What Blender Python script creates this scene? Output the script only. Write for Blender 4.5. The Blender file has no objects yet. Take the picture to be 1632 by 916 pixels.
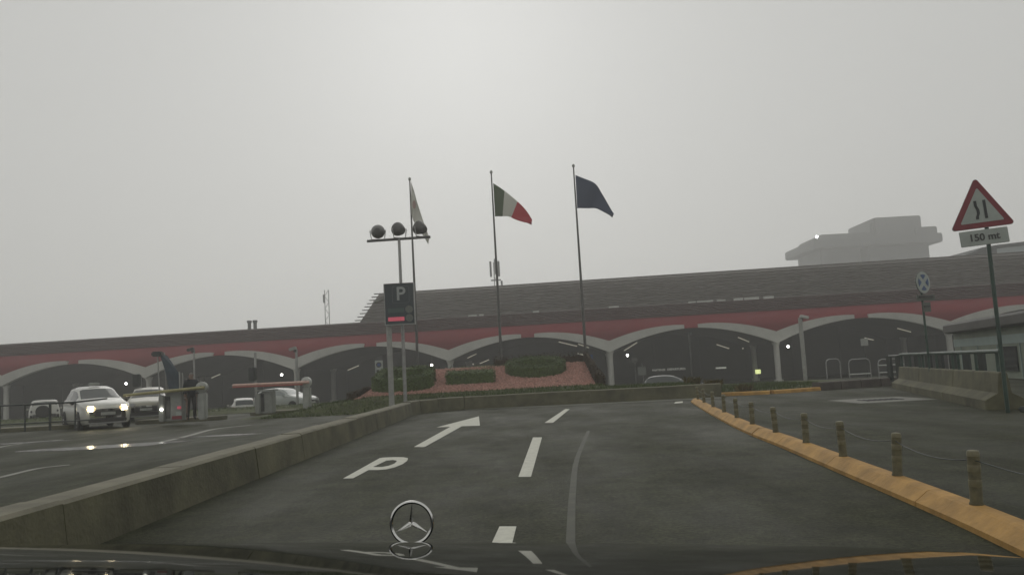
import bpy, bmesh, math, random
from mathutils import Vector, Matrix
random.seed(7)
R = math.radians
S = bpy.context.scene
COL = S.collection

# ------------------------------------------------------------------ camera, sky, light, exposure
EYE = 1.25
F = 1300.0
PITCH = R(5.97)
ROLL = R(-3.09)
CAM_M = Matrix.Rotation(R(90) + PITCH, 3, 'X') @ Matrix.Rotation(ROLL, 3, 'Z')
cam = bpy.data.cameras.new('camera')
cam.sensor_width = 36.0
cam.lens = F / 1632 * 36.0
cam.clip_start = 0.05
cam.clip_end = 3000
cam_o = bpy.data.objects.new('camera', cam)
cam_o.matrix_world = Matrix.Translation((0, 0, EYE)) @ CAM_M.to_4x4()
COL.objects.link(cam_o)
S.camera = cam_o

SUN_EL, SUN_AZ = R(25), R(-3)
w = bpy.data.worlds.new('World')
S.world = w
w.use_nodes = True
nt = w.node_tree
nt.nodes.clear()
sky = nt.nodes.new('ShaderNodeTexSky')
sky.sky_type = 'NISHITA'
sky.sun_disc = False
sky.sun_elevation = SUN_EL
sky.sun_rotation = SUN_AZ
sky.air_density = 1.0
sky.dust_density = 6.0
hs = nt.nodes.new('ShaderNodeHueSaturation')
hs.inputs['Saturation'].default_value = 0.05
mixn = nt.nodes.new('ShaderNodeMix')
mixn.data_type = 'RGBA'
mixn.inputs['Factor'].default_value = 0.972
mixn.inputs['B'].default_value = (5.35, 5.37, 5.2, 1)      # even stratus layer over the clear sky
bg = nt.nodes.new('ShaderNodeBackground')
bg.inputs['Strength'].default_value = 0.1
out = nt.nodes.new('ShaderNodeOutputWorld')
nt.links.new(sky.outputs['Color'], hs.inputs['Color'])
nt.links.new(hs.outputs['Color'], mixn.inputs['A'])
nt.links.new(mixn.outputs['Result'], bg.inputs['Color'])
nt.links.new(bg.outputs['Background'], out.inputs['Surface'])

sun = bpy.data.lights.new('sun', 'SUN')
sun.energy = 0.5
sun.angle = R(45)
sun.color = (1, 0.97, 0.92)
sun_o = bpy.data.objects.new('sun', sun)
sd = Vector((math.sin(SUN_AZ) * math.cos(SUN_EL), math.cos(SUN_AZ) * math.cos(SUN_EL), math.sin(SUN_EL)))
sun_o.rotation_euler = sd.to_track_quat('Z', 'Y').to_euler()
COL.objects.link(sun_o)

S.view_settings.view_transform = 'Standard'
S.view_settings.look = 'None'
S.view_settings.exposure = 0.0
S.view_settings.gamma = 1.0
S.view_settings.use_curve_mapping = False
S.render.engine = 'CYCLES'
S.cycles.use_denoising = True
S.cycles.max_bounces = 6
S.cycles.volume_bounces = 4
S.cycles.caustics_reflective = False
S.cycles.caustics_refractive = False
S.cycles.sample_clamp_indirect = 6

# ------------------------------------------------------------------ pixel helpers (photo pixels 1632 x 916)
def ray(px, py):
    return CAM_M @ Vector(((px - 816) / F, -(py - 458) / F, -1))
def at(px, py, Y):
    d = ray(px, py)
    return Vector((0, 0, EYE)) + d * (Y / d.y)
def gnd(px, py, z=0.0):
    d = ray(px, py)
    return Vector((0, 0, EYE)) + d * ((z - EYE) / d.z)
def smooth(a, b, x):
    t = max(0.0, min(1.0, (x - a) / (b - a)))
    return t * t * (3 - 2 * t)
def H(x, y):
    return -1.0 * smooth(44, 58, y)
WALL_A, WALL_B = 30.4, -0.12
def wall_y(x):
    return WALL_A + WALL_B * x

# ------------------------------------------------------------------ materials
MATS = {}
def mat(name, col, rough=0.6, var=0.0, scale=3.0, bump=0.0, bscale=None, metal=0.0, spec=0.5, coat=0.0,
        emit=None, estr=0.0, island=0.0, col2=None, rvar=0.0, detail=6):
    m = bpy.data.materials.new(name)
    MATS[name] = m
    m.use_nodes = True
    t = m.node_tree
    b = t.nodes['Principled BSDF']
    b.inputs['Base Color'].default_value = (*col, 1)
    b.inputs['Roughness'].default_value = rough
    b.inputs['Metallic'].default_value = metal
    b.inputs['Specular IOR Level'].default_value = spec
    b.inputs['Coat Weight'].default_value = coat
    if emit:
        b.inputs['Emission Color'].default_value = (*emit, 1)
        b.inputs['Emission Strength'].default_value = estr
    L = t.links.new
    tc = None
    src = None
    if var or bump or rvar:
        tc = t.nodes.new('ShaderNodeNewGeometry')
        n = t.nodes.new('ShaderNodeTexNoise')
        n.inputs['Scale'].default_value = scale
        n.inputs['Detail'].default_value = detail
        n.inputs['Roughness'].default_value = 0.65
        L(tc.outputs['Position'], n.inputs['Vector'])
        if var or col2:
            r = t.nodes.new('ShaderNodeValToRGB')
            a = col
            c2 = col2 or tuple(min(1, c * (1 + var)) for c in col)
            c1 = col if col2 else tuple(c * (1 - var) for c in col)
            r.color_ramp.elements[0].position = 0.32
            r.color_ramp.elements[1].position = 0.68
            r.color_ramp.elements[0].color = (*c1, 1)
            r.color_ramp.elements[1].color = (*c2, 1)
            L(n.outputs['Fac'], r.inputs['Fac'])
            src = r.outputs['Color']
        if rvar:
            mr = t.nodes.new('ShaderNodeMapRange')
            mr.inputs['From Min'].default_value = 0.3
            mr.inputs['From Max'].default_value = 0.7
            mr.inputs['To Min'].default_value = max(0.02, rough - rvar)
            mr.inputs['To Max'].default_value = min(1, rough + rvar)
            n3 = t.nodes.new('ShaderNodeTexNoise')
            n3.inputs['Scale'].default_value = scale * 0.37
            n3.inputs['Detail'].default_value = 5
            L(tc.outputs['Position'], n3.inputs['Vector'])
            L(n3.outputs['Fac'], mr.inputs['Value'])
            L(mr.outputs['Result'], b.inputs['Roughness'])
        if bump:
            n2 = t.nodes.new('ShaderNodeTexNoise')
            n2.inputs['Scale'].default_value = bscale or scale * 8
            n2.inputs['Detail'].default_value = 4
            L(tc.outputs['Position'], n2.inputs['Vector'])
            bp = t.nodes.new('ShaderNodeBump')
            bp.inputs['Strength'].default_value = bump
            bp.inputs['Distance'].default_value = 0.02
            L(n2.outputs['Fac'], bp.inputs['Height'])
            L(bp.outputs['Normal'], b.inputs['Normal'])
    if island:
        g = t.nodes.new('ShaderNodeNewGeometry')
        h = t.nodes.new('ShaderNodeHueSaturation')
        mr = t.nodes.new('ShaderNodeMapRange')
        mr.inputs['To Min'].default_value = 1 - island
        mr.inputs['To Max'].default_value = 1 + island
        L(g.outputs['Random Per Island'], mr.inputs['Value'])
        L(mr.outputs['Result'], h.inputs['Value'])
        if src is None:
            h.inputs['Color'].default_value = (*col, 1)
        else:
            L(src, h.inputs['Color'])
        src = h.outputs['Color']
    if src is not None:
        L(src, b.inputs['Base Color'])
    return m

def asphalt(name, c1, c2, rough, rvar):
    """wet worn asphalt: broad tone patches, fine aggregate, damp and dry zones"""
    m = bpy.data.materials.new(name)
    MATS[name] = m
    m.use_nodes = True
    t = m.node_tree
    b = t.nodes['Principled BSDF']
    L = t.links.new
    g = t.nodes.new('ShaderNodeNewGeometry')
    def noise(s, d, vec=None):
        n = t.nodes.new('ShaderNodeTexNoise')
        n.inputs['Scale'].default_value = s
        n.inputs['Detail'].default_value = d
        n.inputs['Roughness'].default_value = 0.62
        L(vec or g.outputs['Position'], n.inputs['Vector'])
        return n
    mp = t.nodes.new('ShaderNodeMapping')
    mp.inputs['Scale'].default_value = (1.5, 0.55, 1)
    L(g.outputs['Position'], mp.inputs['Vector'])
    big = noise(0.7, 5, mp.outputs['Vector'])
    r = t.nodes.new('ShaderNodeValToRGB')
    r.color_ramp.elements[0].position = 0.35
    r.color_ramp.elements[1].position = 0.66
    r.color_ramp.elements[0].color = (*c1, 1)
    r.color_ramp.elements[1].color = (*c2, 1)
    L(big.outputs['Fac'], r.inputs['Fac'])
    fine = noise(24, 8)
    fine.inputs['Roughness'].default_value = 0.8
    fr = t.nodes.new('ShaderNodeMapRange')
    fr.inputs['From Min'].default_value = 0.4
    fr.inputs['From Max'].default_value = 0.6
    fr.inputs['To Min'].default_value = 0.5
    fr.inputs['To Max'].default_value = 1.6
    L(fine.outputs['Fac'], fr.inputs['Value'])
    mx = t.nodes.new('ShaderNodeMix')
    mx.data_type = 'RGBA'
    mx.blend_type = 'MULTIPLY'
    mx.inputs['Factor'].default_value = 1
    L(r.outputs['Color'], mx.inputs['A'])
    L(fr.outputs['Result'], mx.inputs['B'])
    L(mx.outputs['Result'], b.inputs['Base Color'])
    mid = noise(2.2, 10)
    mid.inputs['Roughness'].default_value = 0.78
    mr = t.nodes.new('ShaderNodeMapRange')
    mr.inputs['From Min'].default_value = 0.4
    mr.inputs['From Max'].default_value = 0.6
    mr.inputs['To Min'].default_value = 0.72
    mr.inputs['To Max'].default_value = 1.28
    L(mid.outputs['Fac'], mr.inputs['Value'])
    mx2 = t.nodes.new('ShaderNodeMix')
    mx2.data_type = 'RGBA'
    mx2.blend_type = 'MULTIPLY'
    mx2.inputs['Factor'].default_value = 1
    L(mx.outputs['Result'], mx2.inputs['A'])
    L(mr.outputs['Result'], mx2.inputs['B'])
    L(mx2.outputs['Result'], b.inputs['Base Color'])
    wet = noise(0.45, 6, mp.outputs['Vector'])
    wr = t.nodes.new('ShaderNodeMapRange')
    wr.inputs['From Min'].default_value = 0.35
    wr.inputs['From Max'].default_value = 0.65
    wr.inputs['To Min'].default_value = rough - rvar
    wr.inputs['To Max'].default_value = rough + rvar
    L(wet.outputs['Fac'], wr.inputs['Value'])
    L(wr.outputs['Result'], b.inputs['Roughness'])
    b.inputs['Specular IOR Level'].default_value = 0.1
    bn = noise(45, 4)
    bp = t.nodes.new('ShaderNodeBump')
    bp.inputs['Strength'].default_value = 0.9
    bp.inputs['Distance'].default_value = 0.02
    L(bn.outputs['Fac'], bp.inputs['Height'])
    L(bp.outputs['Normal'], b.inputs['Normal'])
    return m

asphalt('asphalt', (0.028, 0.030, 0.0155), (0.042, 0.045, 0.025), 0.62, 0.1)
mat('paint', (0.5, 0.5, 0.42), 0.6, var=0.14, scale=9, bump=0.2, bscale=60)
mat('paint_worn', (0.2, 0.2, 0.17), 0.6, var=0.35, scale=5)
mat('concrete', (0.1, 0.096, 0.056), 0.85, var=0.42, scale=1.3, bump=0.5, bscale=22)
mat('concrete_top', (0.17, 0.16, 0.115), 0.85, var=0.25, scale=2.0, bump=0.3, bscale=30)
mat('gutter', (0.13, 0.13, 0.105), 0.6, var=0.25, scale=1.5)
mat('yellow', (0.41, 0.235, 0.065), 0.75, var=0.3, scale=3.0, detail=12, bump=0.4, bscale=24)
mat('bollard', (0.105, 0.092, 0.045), 0.7, var=0.35, scale=14)
mat('bollard_band', (0.17, 0.155, 0.09), 0.55, var=0.2, scale=18)
mat('grass', (0.06, 0.086, 0.02), 0.9, var=0.4, scale=2.0, island=0.35)
mat('lawn', (0.06, 0.07, 0.022), 0.95, var=0.4, scale=1.7, bump=0.6, bscale=20)
mat('leaf', (0.08, 0.115, 0.032), 0.75, island=0.45, spec=0.3)
mat('leaf_dark', (0.055, 0.04, 0.022), 0.8, island=0.5, spec=0.2)
mat('gravel', (0.36, 0.21, 0.17), 0.9, island=0.4)
mat('gravel_base', (0.3, 0.14, 0.105), 0.95, var=0.35, scale=12, bump=0.6, bscale=30)
mat('soil', (0.05, 0.035, 0.02), 0.95, var=0.3, scale=4)
mat('steel', (0.3, 0.3, 0.29), 0.45, var=0.2, scale=6, metal=0.6)
mat('steel_dark', (0.075, 0.075, 0.07), 0.5, var=0.25, scale=8, metal=0.3)
mat('grey_post', (0.3, 0.3, 0.28), 0.6, var=0.15, scale=5)
mat('rail_dark', (0.022, 0.03, 0.026), 0.45, var=0.2, scale=6)
mat('rail_green', (0.035, 0.065, 0.05), 0.45, var=0.25, scale=6)
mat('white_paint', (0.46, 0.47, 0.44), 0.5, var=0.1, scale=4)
mat('white_dirty', (0.3, 0.31, 0.285), 0.6, var=0.2, scale=3)
mat('fascia', (0.42, 0.42, 0.385), 0.7, var=0.1, scale=0.6)
mat('red_panel', (0.145, 0.0085, 0.013), 0.7, spec=0.15, var=0.12, scale=0.25)
mat('louvre_red', (0.085, 0.026, 0.024), 0.55, var=0.12, scale=0.6)
mat('louvre_grey', (0.11, 0.096, 0.082), 0.5, var=0.12, scale=0.6)
mat('louvre_red_lip', (0.095, 0.038, 0.034), 0.6)
mat('louvre_grey_lip', (0.125, 0.11, 0.094), 0.6)
mat('ledge', (0.14, 0.125, 0.115), 0.6, var=0.15, scale=0.8)
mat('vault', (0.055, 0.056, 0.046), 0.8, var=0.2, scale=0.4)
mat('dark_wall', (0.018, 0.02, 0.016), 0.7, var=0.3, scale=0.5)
mat('glass_dark', (0.025, 0.028, 0.028), 0.12, spec=0.6)
mat('roof_sheet', (0.12, 0.11, 0.1), 0.6, var=0.1, scale=0.4)
mat('tower', (0.07, 0.075, 0.075), 0.8, var=0.12, scale=0.3)
mat('tower_glass', (0.06, 0.065, 0.07), 0.3)
mat('pale_roof', (0.34, 0.38, 0.38), 0.5, var=0.1, scale=0.4)
mat('sign_board', (0.022, 0.034, 0.04), 0.45, var=0.12, scale=4)
mat('sign_letter', (0.3, 0.32, 0.31), 0.5)
mat('sign_line', (0.075, 0.095, 0.105), 0.5)
mat('sign_green', (0.045, 0.075, 0.068), 0.5, var=0.25, scale=30)
mat('sign_red', (0.4, 0.07, 0.09), 0.5, emit=(1, 0.16, 0.24), estr=0.22, var=0.25, scale=30)
mat('sign_disc', (0.12, 0.13, 0.115), 0.6, var=0.2, scale=20)
mat('road_red', (0.19, 0.02, 0.028), 0.4, var=0.1, scale=6)
mat('road_white', (0.34, 0.37, 0.34), 0.4, var=0.08, scale=5)
mat('sign_black', (0.02, 0.022, 0.024), 0.5)
mat('sign_blue', (0.05, 0.09, 0.2), 0.45)
mat('blue_cloth', (0.026, 0.042, 0.058), 0.8, var=0.25, scale=3)
def cloth(name, col):
    m = bpy.data.materials.new(name)
    MATS[name] = m
    m.use_nodes = True
    t = m.node_tree
    t.nodes.clear()
    d = t.nodes.new('ShaderNodeBsdfDiffuse'); d.inputs['Color'].default_value = (*col, 1)
    tr = t.nodes.new('ShaderNodeBsdfTranslucent'); tr.inputs['Color'].default_value = (*[min(1, c * 1.25) for c in col], 1)
    mx = t.nodes.new('ShaderNodeMixShader'); mx.inputs[0].default_value = 0.5
    o = t.nodes.new('ShaderNodeOutputMaterial')
    t.links.new(d.outputs[0], mx.inputs[1]); t.links.new(tr.outputs[0], mx.inputs[2]); t.links.new(mx.outputs[0], o.inputs['Surface'])
for _n, _c in (('flag_green', (.14, .18, .11)), ('flag_white', (.6, .6, .56)), ('flag_red', (.52, .09, .11)), ('flag_blue', (.1, .125, .185)), ('flag_pink', (.52, .4, .38))):
    cloth(_n, _c)
mat('car_white', (0.45, 0.45, 0.41), 0.25, coat=0.5)
mat('car_cream', (0.26, 0.25, 0.19), 0.3, coat=0.4)
mat('car_silver', (0.3, 0.32, 0.3), 0.3, metal=0.2, coat=0.4)
mat('car_dark', (0.035, 0.045, 0.04), 0.25, coat=0.5)
mat('car_glass', (0.035, 0.042, 0.04), 0.08, spec=0.5)
mat('glass_pale', (0.2, 0.22, 0.21), 0.15, spec=0.6)
mat('tyre', (0.018, 0.018, 0.018), 0.85)
mat('rim', (0.3, 0.3, 0.3), 0.4, metal=0.6)
mat('trim', (0.02, 0.02, 0.02), 0.6)
mat('headlight_on', (0.9, 0.85, 0.7), 0.2, emit=(1, 0.64, 0.24), estr=2.0)
mat('bulb_on', (0.9, 0.85, 0.7), 0.2, emit=(1, 0.85, 0.55), estr=70)
mat('water', (0.02, 0.021, 0.016), 0.17, spec=0.4, bump=0.15, bscale=30)
mat('headlight_off', (0.4, 0.4, 0.4), 0.1)
mat('tail_red', (0.3, 0.02, 0.02), 0.3)
mat('lamp_on', (0.9, 0.9, 0.9), 0.3, emit=(1, 0.97, 0.86), estr=14)
mat('lamp_tower', (0.9, 0.9, 0.9), 0.3, emit=(0.95, 1, 0.97), estr=16)
mat('tube_on', (0.8, 0.8, 0.75), 0.3, emit=(1, 0.93, 0.72), estr=0.2)
mat('text_lit', (0.8, 0.8, 0.75), 0.3, emit=(0.95, 0.97, 0.85), estr=0.22)
mat('sign_lit', (0.8, 0.8, 0.5), 0.3, emit=(0.9, 1.0, 0.4), estr=0.9)
mat('arm_yellow', (0.3, 0.27, 0.13), 0.6, var=0.2, scale=6)
mat('arm_pink', (0.55, 0.36, 0.3), 0.5, var=0.15, scale=6)
mat('arm_red', (0.4, 0.12, 0.1), 0.5)
mat('machine', (0.24, 0.25, 0.23), 0.55, var=0.12, scale=5)
mat('machine_dark', (0.06, 0.062, 0.058), 0.5)
mat('own_paint', (0.006, 0.008, 0.007), 0.025, spec=0.3)
MATS['own_paint'].node_tree.nodes['Principled BSDF'].inputs['IOR'].default_value = 1.1
mat('chrome', (0.62, 0.62, 0.6), 0.12, metal=1.0)
mat('skin', (0.2, 0.13, 0.1), 0.6)
mat('hair', (0.16, 0.15, 0.14), 0.8)
mat('jacket', (0.018, 0.02, 0.024), 0.85)
mat('trousers', (0.024, 0.022, 0.02), 0.85)
mat('shoe', (0.012, 0.012, 0.012), 0.6)
mat('booth_wall', (0.19, 0.22, 0.17), 0.7, var=0.15, scale=1.2)
mat('booth_band', (0.27, 0.34, 0.32), 0.5, var=0.1, scale=1.5)
mat('booth_roof', (0.065, 0.062, 0.056), 0.7, var=0.2, scale=1.5)
mat('curb_dark', (0.085, 0.072, 0.062), 0.8, var=0.3, scale=2)
mat('plant', (0.11, 0.09, 0.03), 0.9, island=0.4)
mat('iron', (0.03, 0.03, 0.028), 0.7, var=0.3, scale=10)

# ------------------------------------------------------------------ mesh builder and tagging
class MB:
    def __init__(self):
        self.v, self.f, self.m = [], [], []
        self.slot = 0
    def add(self, vs, fs):
        b = len(self.v)
        self.v += [Vector(p) for p in vs]
        for f in fs:
            self.f.append([b + i for i in f])
            self.m.append(self.slot)
        return self
    def box(self, c, s, rz=0.0, rot=None):
        c = Vector(c)
        M = rot or Matrix.Rotation(rz, 3, 'Z')
        vs = [c + M @ Vector((sx * s[0] / 2, sy * s[1] / 2, sz * s[2] / 2)) for sx in (-1, 1) for sy in (-1, 1) for sz in (-1, 1)]
        return self.add(vs, [(0, 1, 3, 2), (4, 6, 7, 5), (0, 4, 5, 1), (2, 3, 7, 6), (0, 2, 6, 4), (1, 5, 7, 3)])
    def rbox(self, c, s, r=0.02, rz=0.0, rot=None):
        """box with all edges chamfered"""
        c = Vector(c)
        M = rot or Matrix.Rotation(rz, 3, 'Z')
        bm = bmesh.new()
        bmesh.ops.create_cube(bm, size=1)
        for q in bm.verts:
            q.co = Vector((q.co.x * s[0], q.co.y * s[1], q.co.z * s[2]))
        bmesh.ops.bevel(bm, geom=list(bm.edges), offset=min(r, min(s) * 0.45), segments=2, affect='EDGES')
        bm.verts.index_update()
        self.add([c + M @ q.co for q in bm.verts], [[q.index for q in f.verts] for f in bm.faces])
        bm.free()
        return self
    def tube(self, pts, rs, n=10, cap=True):
        pts = [Vector(p) for p in pts]
        if not hasattr(rs, '__len__'):
            rs = [rs] * len(pts)
        vs, fs = [], []
        ref = None
        for i, p in enumerate(pts):
            d = (pts[min(i + 1, len(pts) - 1)] - pts[max(i - 1, 0)]).normalized()
            if ref is None:
                ref = Vector((0, 0, 1)) if abs(d.z) < 0.9 else Vector((1, 0, 0))
            a = d.cross(ref).normalized()
            b = a.cross(d).normalized()
            ref = b
            for k in range(n):
                t = 2 * math.pi * k / n
                vs.append(p + (a * math.cos(t) + b * math.sin(t)) * rs[i])
        for i in range(len(pts) - 1):
            for k in range(n):
                fs.append((i * n + k, i * n + (k + 1) % n, (i + 1) * n + (k + 1) % n, (i + 1) * n + k))
        if cap:
            fs.append(tuple(range(n))[::-1])
            fs.append(tuple((len(pts) - 1) * n + k for k in range(n)))
        return self.add(vs, fs)
    def lathe(self, c, prof, n=16, axis='Z'):
        c = Vector(c)
        vs, fs = [], []
        for (r, h) in prof:
            for k in range(n):
                t = 2 * math.pi * k / n
                p = (r * math.cos(t), r * math.sin(t), h)
                if axis == 'Y':
                    p = (p[0], p[2], p[1])
                elif axis == 'X':
                    p = (p[2], p[0], p[1])
                vs.append(c + Vector(p))
        m = len(prof)
        for i in range(m - 1):
            for k in range(n):
                fs.append((i * n + k, i * n + (k + 1) % n, (i + 1) * n + (k + 1) % n, (i + 1) * n + k))
        fs.append(tuple(range(n))[::-1])
        fs.append(tuple((m - 1) * n + k for k in range(n)))
        return self.add(vs, fs)
    def sweep(self, rings, closed=True, cap=True):
        n = len(rings[0])
        vs = [p for r in rings for p in r]
        fs = []
        for i in range(len(rings) - 1):
            for k in range(n if closed else n - 1):
                fs.append((i * n + k, i * n + (k + 1) % n, (i + 1) * n + (k + 1) % n, (i + 1) * n + k))
        if cap:
            fs.append(tuple(range(n))[::-1])
            fs.append(tuple((len(rings) - 1) * n + k for k in range(n)))
        return self.add(vs, fs)
    def prism(self, poly, vec):
        """polygon (list of points) extruded by vec"""
        vec = Vector(vec)
        n = len(poly)
        vs = [Vector(p) for p in poly] + [Vector(p) + vec for p in poly]
        fs = [tuple(range(n)), tuple(range(2 * n - 1, n - 1, -1))]
        fs += [(k, (k + 1) % n, n + (k + 1) % n, n + k) for k in range(n)]
        return self.add(vs, fs)
    def build(self, name, mats, parent=None, smooth_=False, world=True, fix=True):
        me = bpy.data.meshes.new(name)
        off = Vector((0, 0, 0))
        if parent is not None and world:
            p = parent
            while p is not None:
                off += Vector(p.location)
                p = p.parent
        me.from_pydata([tuple(p - off) for p in self.v], [], self.f)
        if isinstance(mats, str):
            mats = [mats]
        for q in mats:
            me.materials.append(MATS[q])
        if len(mats) > 1:
            me.polygons.foreach_set('material_index', self.m)
        if fix:
            bm = bmesh.new()
            bm.from_mesh(me)
            bmesh.ops.recalc_face_normals(bm, faces=bm.faces)
            bm.to_mesh(me)
            bm.free()
        if smooth_:
            me.polygons.foreach_set('use_smooth', [True] * len(me.polygons))
            try:
                me.set_sharp_from_angle(angle=R(38))
            except Exception:
                pass
        o = bpy.data.objects.new(name, me)
        COL.objects.link(o)
        if parent is not None:
            o.parent = parent
        return o

def tag(o, label=None, cat=None, group=None, kind=None):
    if label: o['label'] = label
    if cat: o['category'] = cat
    if group: o['group'] = group
    if kind: o['kind'] = kind
    return o
def thing(name, label, cat, loc=(0, 0, 0), rz=0.0, group=None):
    o = bpy.data.objects.new(name, None)
    o.empty_display_size = 0.1
    o.location = loc
    o.rotation_euler = (0, 0, rz)
    COL.objects.link(o)
    return tag(o, label, cat, group)
def copy_tree(o, parent=None):
    c = o.copy()
    COL.objects.link(c)
    c.parent = parent
    for ch in list(o.children):
        copy_tree(ch, c)
    return c

def text_mesh(body, size, extrude=0.006, bold=0.0):
    """flat lettering mesh: returns verts (x right, z up, facing -y), faces; origin at centre"""
    cu = bpy.data.curves.new('lettering', 'FONT')
    cu.body = body
    cu.size = size
    cu.extrude = extrude
    cu.offset = bold
    cu.align_x = 'CENTER'
    cu.align_y = 'CENTER'
    o = bpy.data.objects.new('lettering', cu)
    COL.objects.link(o)
    dg = bpy.context.evaluated_depsgraph_get()
    dg.update()
    me = bpy.data.meshes.new_from_object(o.evaluated_get(dg))
    vs = [Vector((p.co.x, -p.co.z, p.co.y)) for p in me.vertices]
    fs = [tuple(p.vertices) for p in me.polygons]
    bpy.data.objects.remove(o)
    bpy.data.curves.remove(cu)
    bpy.data.meshes.remove(me)
    return vs, fs
def put_text(mb, body, size, c, rz=0.0, extrude=0.006, bold=0.0, roty=0.0):
    vs, fs = text_mesh(body, size, extrude, bold)
    M = Matrix.Rotation(rz, 3, 'Z') @ Matrix.Rotation(roty, 3, 'Y')
    mb.add([Vector(c) + M @ p for p in vs], fs)
    return mb
def lerp_poly(pts, t):
    """pts: list of Vectors; point at fraction t by index"""
    n = len(pts) - 1
    i = min(int(t * n), n - 1)
    return pts[i].lerp(pts[i + 1], t * n - i)
def catmull(pts, n):
    pts = [Vector(p) for p in pts]
    res = []
    for i in range(len(pts) - 1):
        p0 = pts[max(i - 1, 0)]; p1 = pts[i]; p2 = pts[i + 1]; p3 = pts[min(i + 2, len(pts) - 1)]
        for k in range(n):
            t = k / n
            res.append(0.5 * (2 * p1 + (p2 - p0) * t + (2 * p0 - 5 * p1 + 4 * p2 - p3) * t * t + (3 * p1 - p0 - 3 * p2 + p3) * t ** 3))
    res.append(pts[-1])
    return res

# ================================================================== SETTING
# ground: one sheet to the horizon, dropping a metre towards the terminal forecourt
xs = [-420, -250, -150, -100, -70, -50, -35, -25, -18, -12, -8, -4, 0, 4, 8, 12, 18, 25, 35, 50, 70, 100, 150, 250, 420]
ys = [-30, -10, 0, 5, 10, 15, 20, 25, 30, 35, 40] + [44 + k for k in range(0, 16, 1)] + [62, 70, 85, 110, 150, 220, 320, 440]
g = MB()
g.add([(x, y, H(x, y)) for y in ys for x in xs],
      [(j * len(xs) + i, j * len(xs) + i + 1, (j + 1) * len(xs) + i + 1, (j + 1) * len(xs) + i) for j in range(len(ys) - 1) for i in range(len(xs) - 1)])
tag(g.build('ground', 'asphalt', smooth_=True), kind='structure')

# painted road markings, projected onto the road
def flat_poly(mb, px, z=0.004, holes=()):
    bm = bmesh.new()
    es = []
    for loop in [px] + list(holes):
        vs = [bm.verts.new(gnd(x, y, z)) for x, y in loop]
        es += [bm.edges.new((vs[i], vs[(i + 1) % len(vs)])) for i in range(len(vs))]
    bmesh.ops.triangle_fill(bm, use_beauty=True, edges=es, normal=(0, 0, 1))
    bm.verts.index_update()
    mb.add([q.co.copy() for q in bm.verts], [[q.index for q in f.verts] for f in bm.faces])
    bm.free()
def z5(pts):
    return [(520 + x / 3.886, 630 + y / 3.886) for x, y in pts]
def marking(name, px, holes=(), m='paint'):
    mb = MB()
    flat_poly(mb, px, holes=holes)
    return tag(mb.build(name, m), kind='structure')
marking('painted_letter_p', z5([(103, 513), (330, 387), (352, 383), (420, 380), (478, 381), (503, 386), (506, 392), (500, 404), (472, 424), (425, 443), (375, 455), (320, 460), (262, 460), (166, 511)]),
        holes=[z5([(290, 441), (372, 402), (412, 398), (434, 402), (436, 408), (420, 421), (385, 434), (345, 441)])])
marking('painted_arrow', z5([(543, 317), (600, 318), (612, 316), (840, 189), (952, 186), (945, 128), (683, 196), (768, 193)]))
for px in (z5([(1190, 502), (1280, 258), (1336, 258), (1268, 502)]), z5([(1352, 168), (1480, 83), (1508, 83), (1404, 168)]),
           [(772, 890), (796, 838), (823, 838), (810, 890)], [(1074, 642.5), (1077, 640), (1088, 639), (1088, 641.5)]):
    marking('painted_dash', px)
def line_mark(name, px, wid, m='paint_worn', z=0.004):
    pts = catmull([gnd(x, y, z) for x, y in px], 6)
    mb = MB()
    vs = []
    for i, p in enumerate(pts):
        d = (pts[min(i + 1, len(pts) - 1)] - pts[max(0, i - 1)])
        nrm = Vector((-d.y, d.x, 0)).normalized() * wid / 2
        vs += [p - nrm, p + nrm]
    mb.add(vs, [(2 * i, 2 * i + 1, 2 * i + 3, 2 * i + 2) for i in range(len(pts) - 1)])
    tag(mb.build(name, m), kind='structure')
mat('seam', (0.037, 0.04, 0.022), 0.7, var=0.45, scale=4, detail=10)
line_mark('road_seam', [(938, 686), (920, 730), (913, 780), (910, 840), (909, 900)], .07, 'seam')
line_mark('painted_line', [(-60, 728), (0, 712), (48, 705), (100, 700)], 0.18)
line_mark('painted_line', [(-60, 772), (0, 760), (60, 746), (111, 740)], 0.14)
line_mark('painted_line', [(262, 703), (300, 694), (343, 683), (400, 677)], 0.2)

def puddle(px, py, rx, ry, seed):
    rnd = random.Random(seed)
    c = gnd(px, py, .005)
    ph = [rnd.uniform(0, 6.28) for _ in range(4)]
    pts = []
    for k in range(48):
        a = 2 * math.pi * k / 48
        r = 1 + .18 * math.sin(2 * a + ph[0]) + .13 * math.sin(3 * a + ph[1]) + .08 * math.sin(5 * a + ph[2]) + .05 * math.sin(9 * a + ph[3])
        pts.append(c + Vector((rx * r * math.cos(a), ry * r * math.sin(a), 0)))
    mb = MB()
    mb.add([c] + pts, [(0, k + 1, (k + 1) % 48 + 1) for k in range(48)])
    tag(mb.build('puddle', 'water'), kind='structure')
puddle(168, 711, 1.7, .75, 1)
puddle(20, 706, 1.4, .35, 2)
puddle(345, 694, 1.0, .4, 3)
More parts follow.
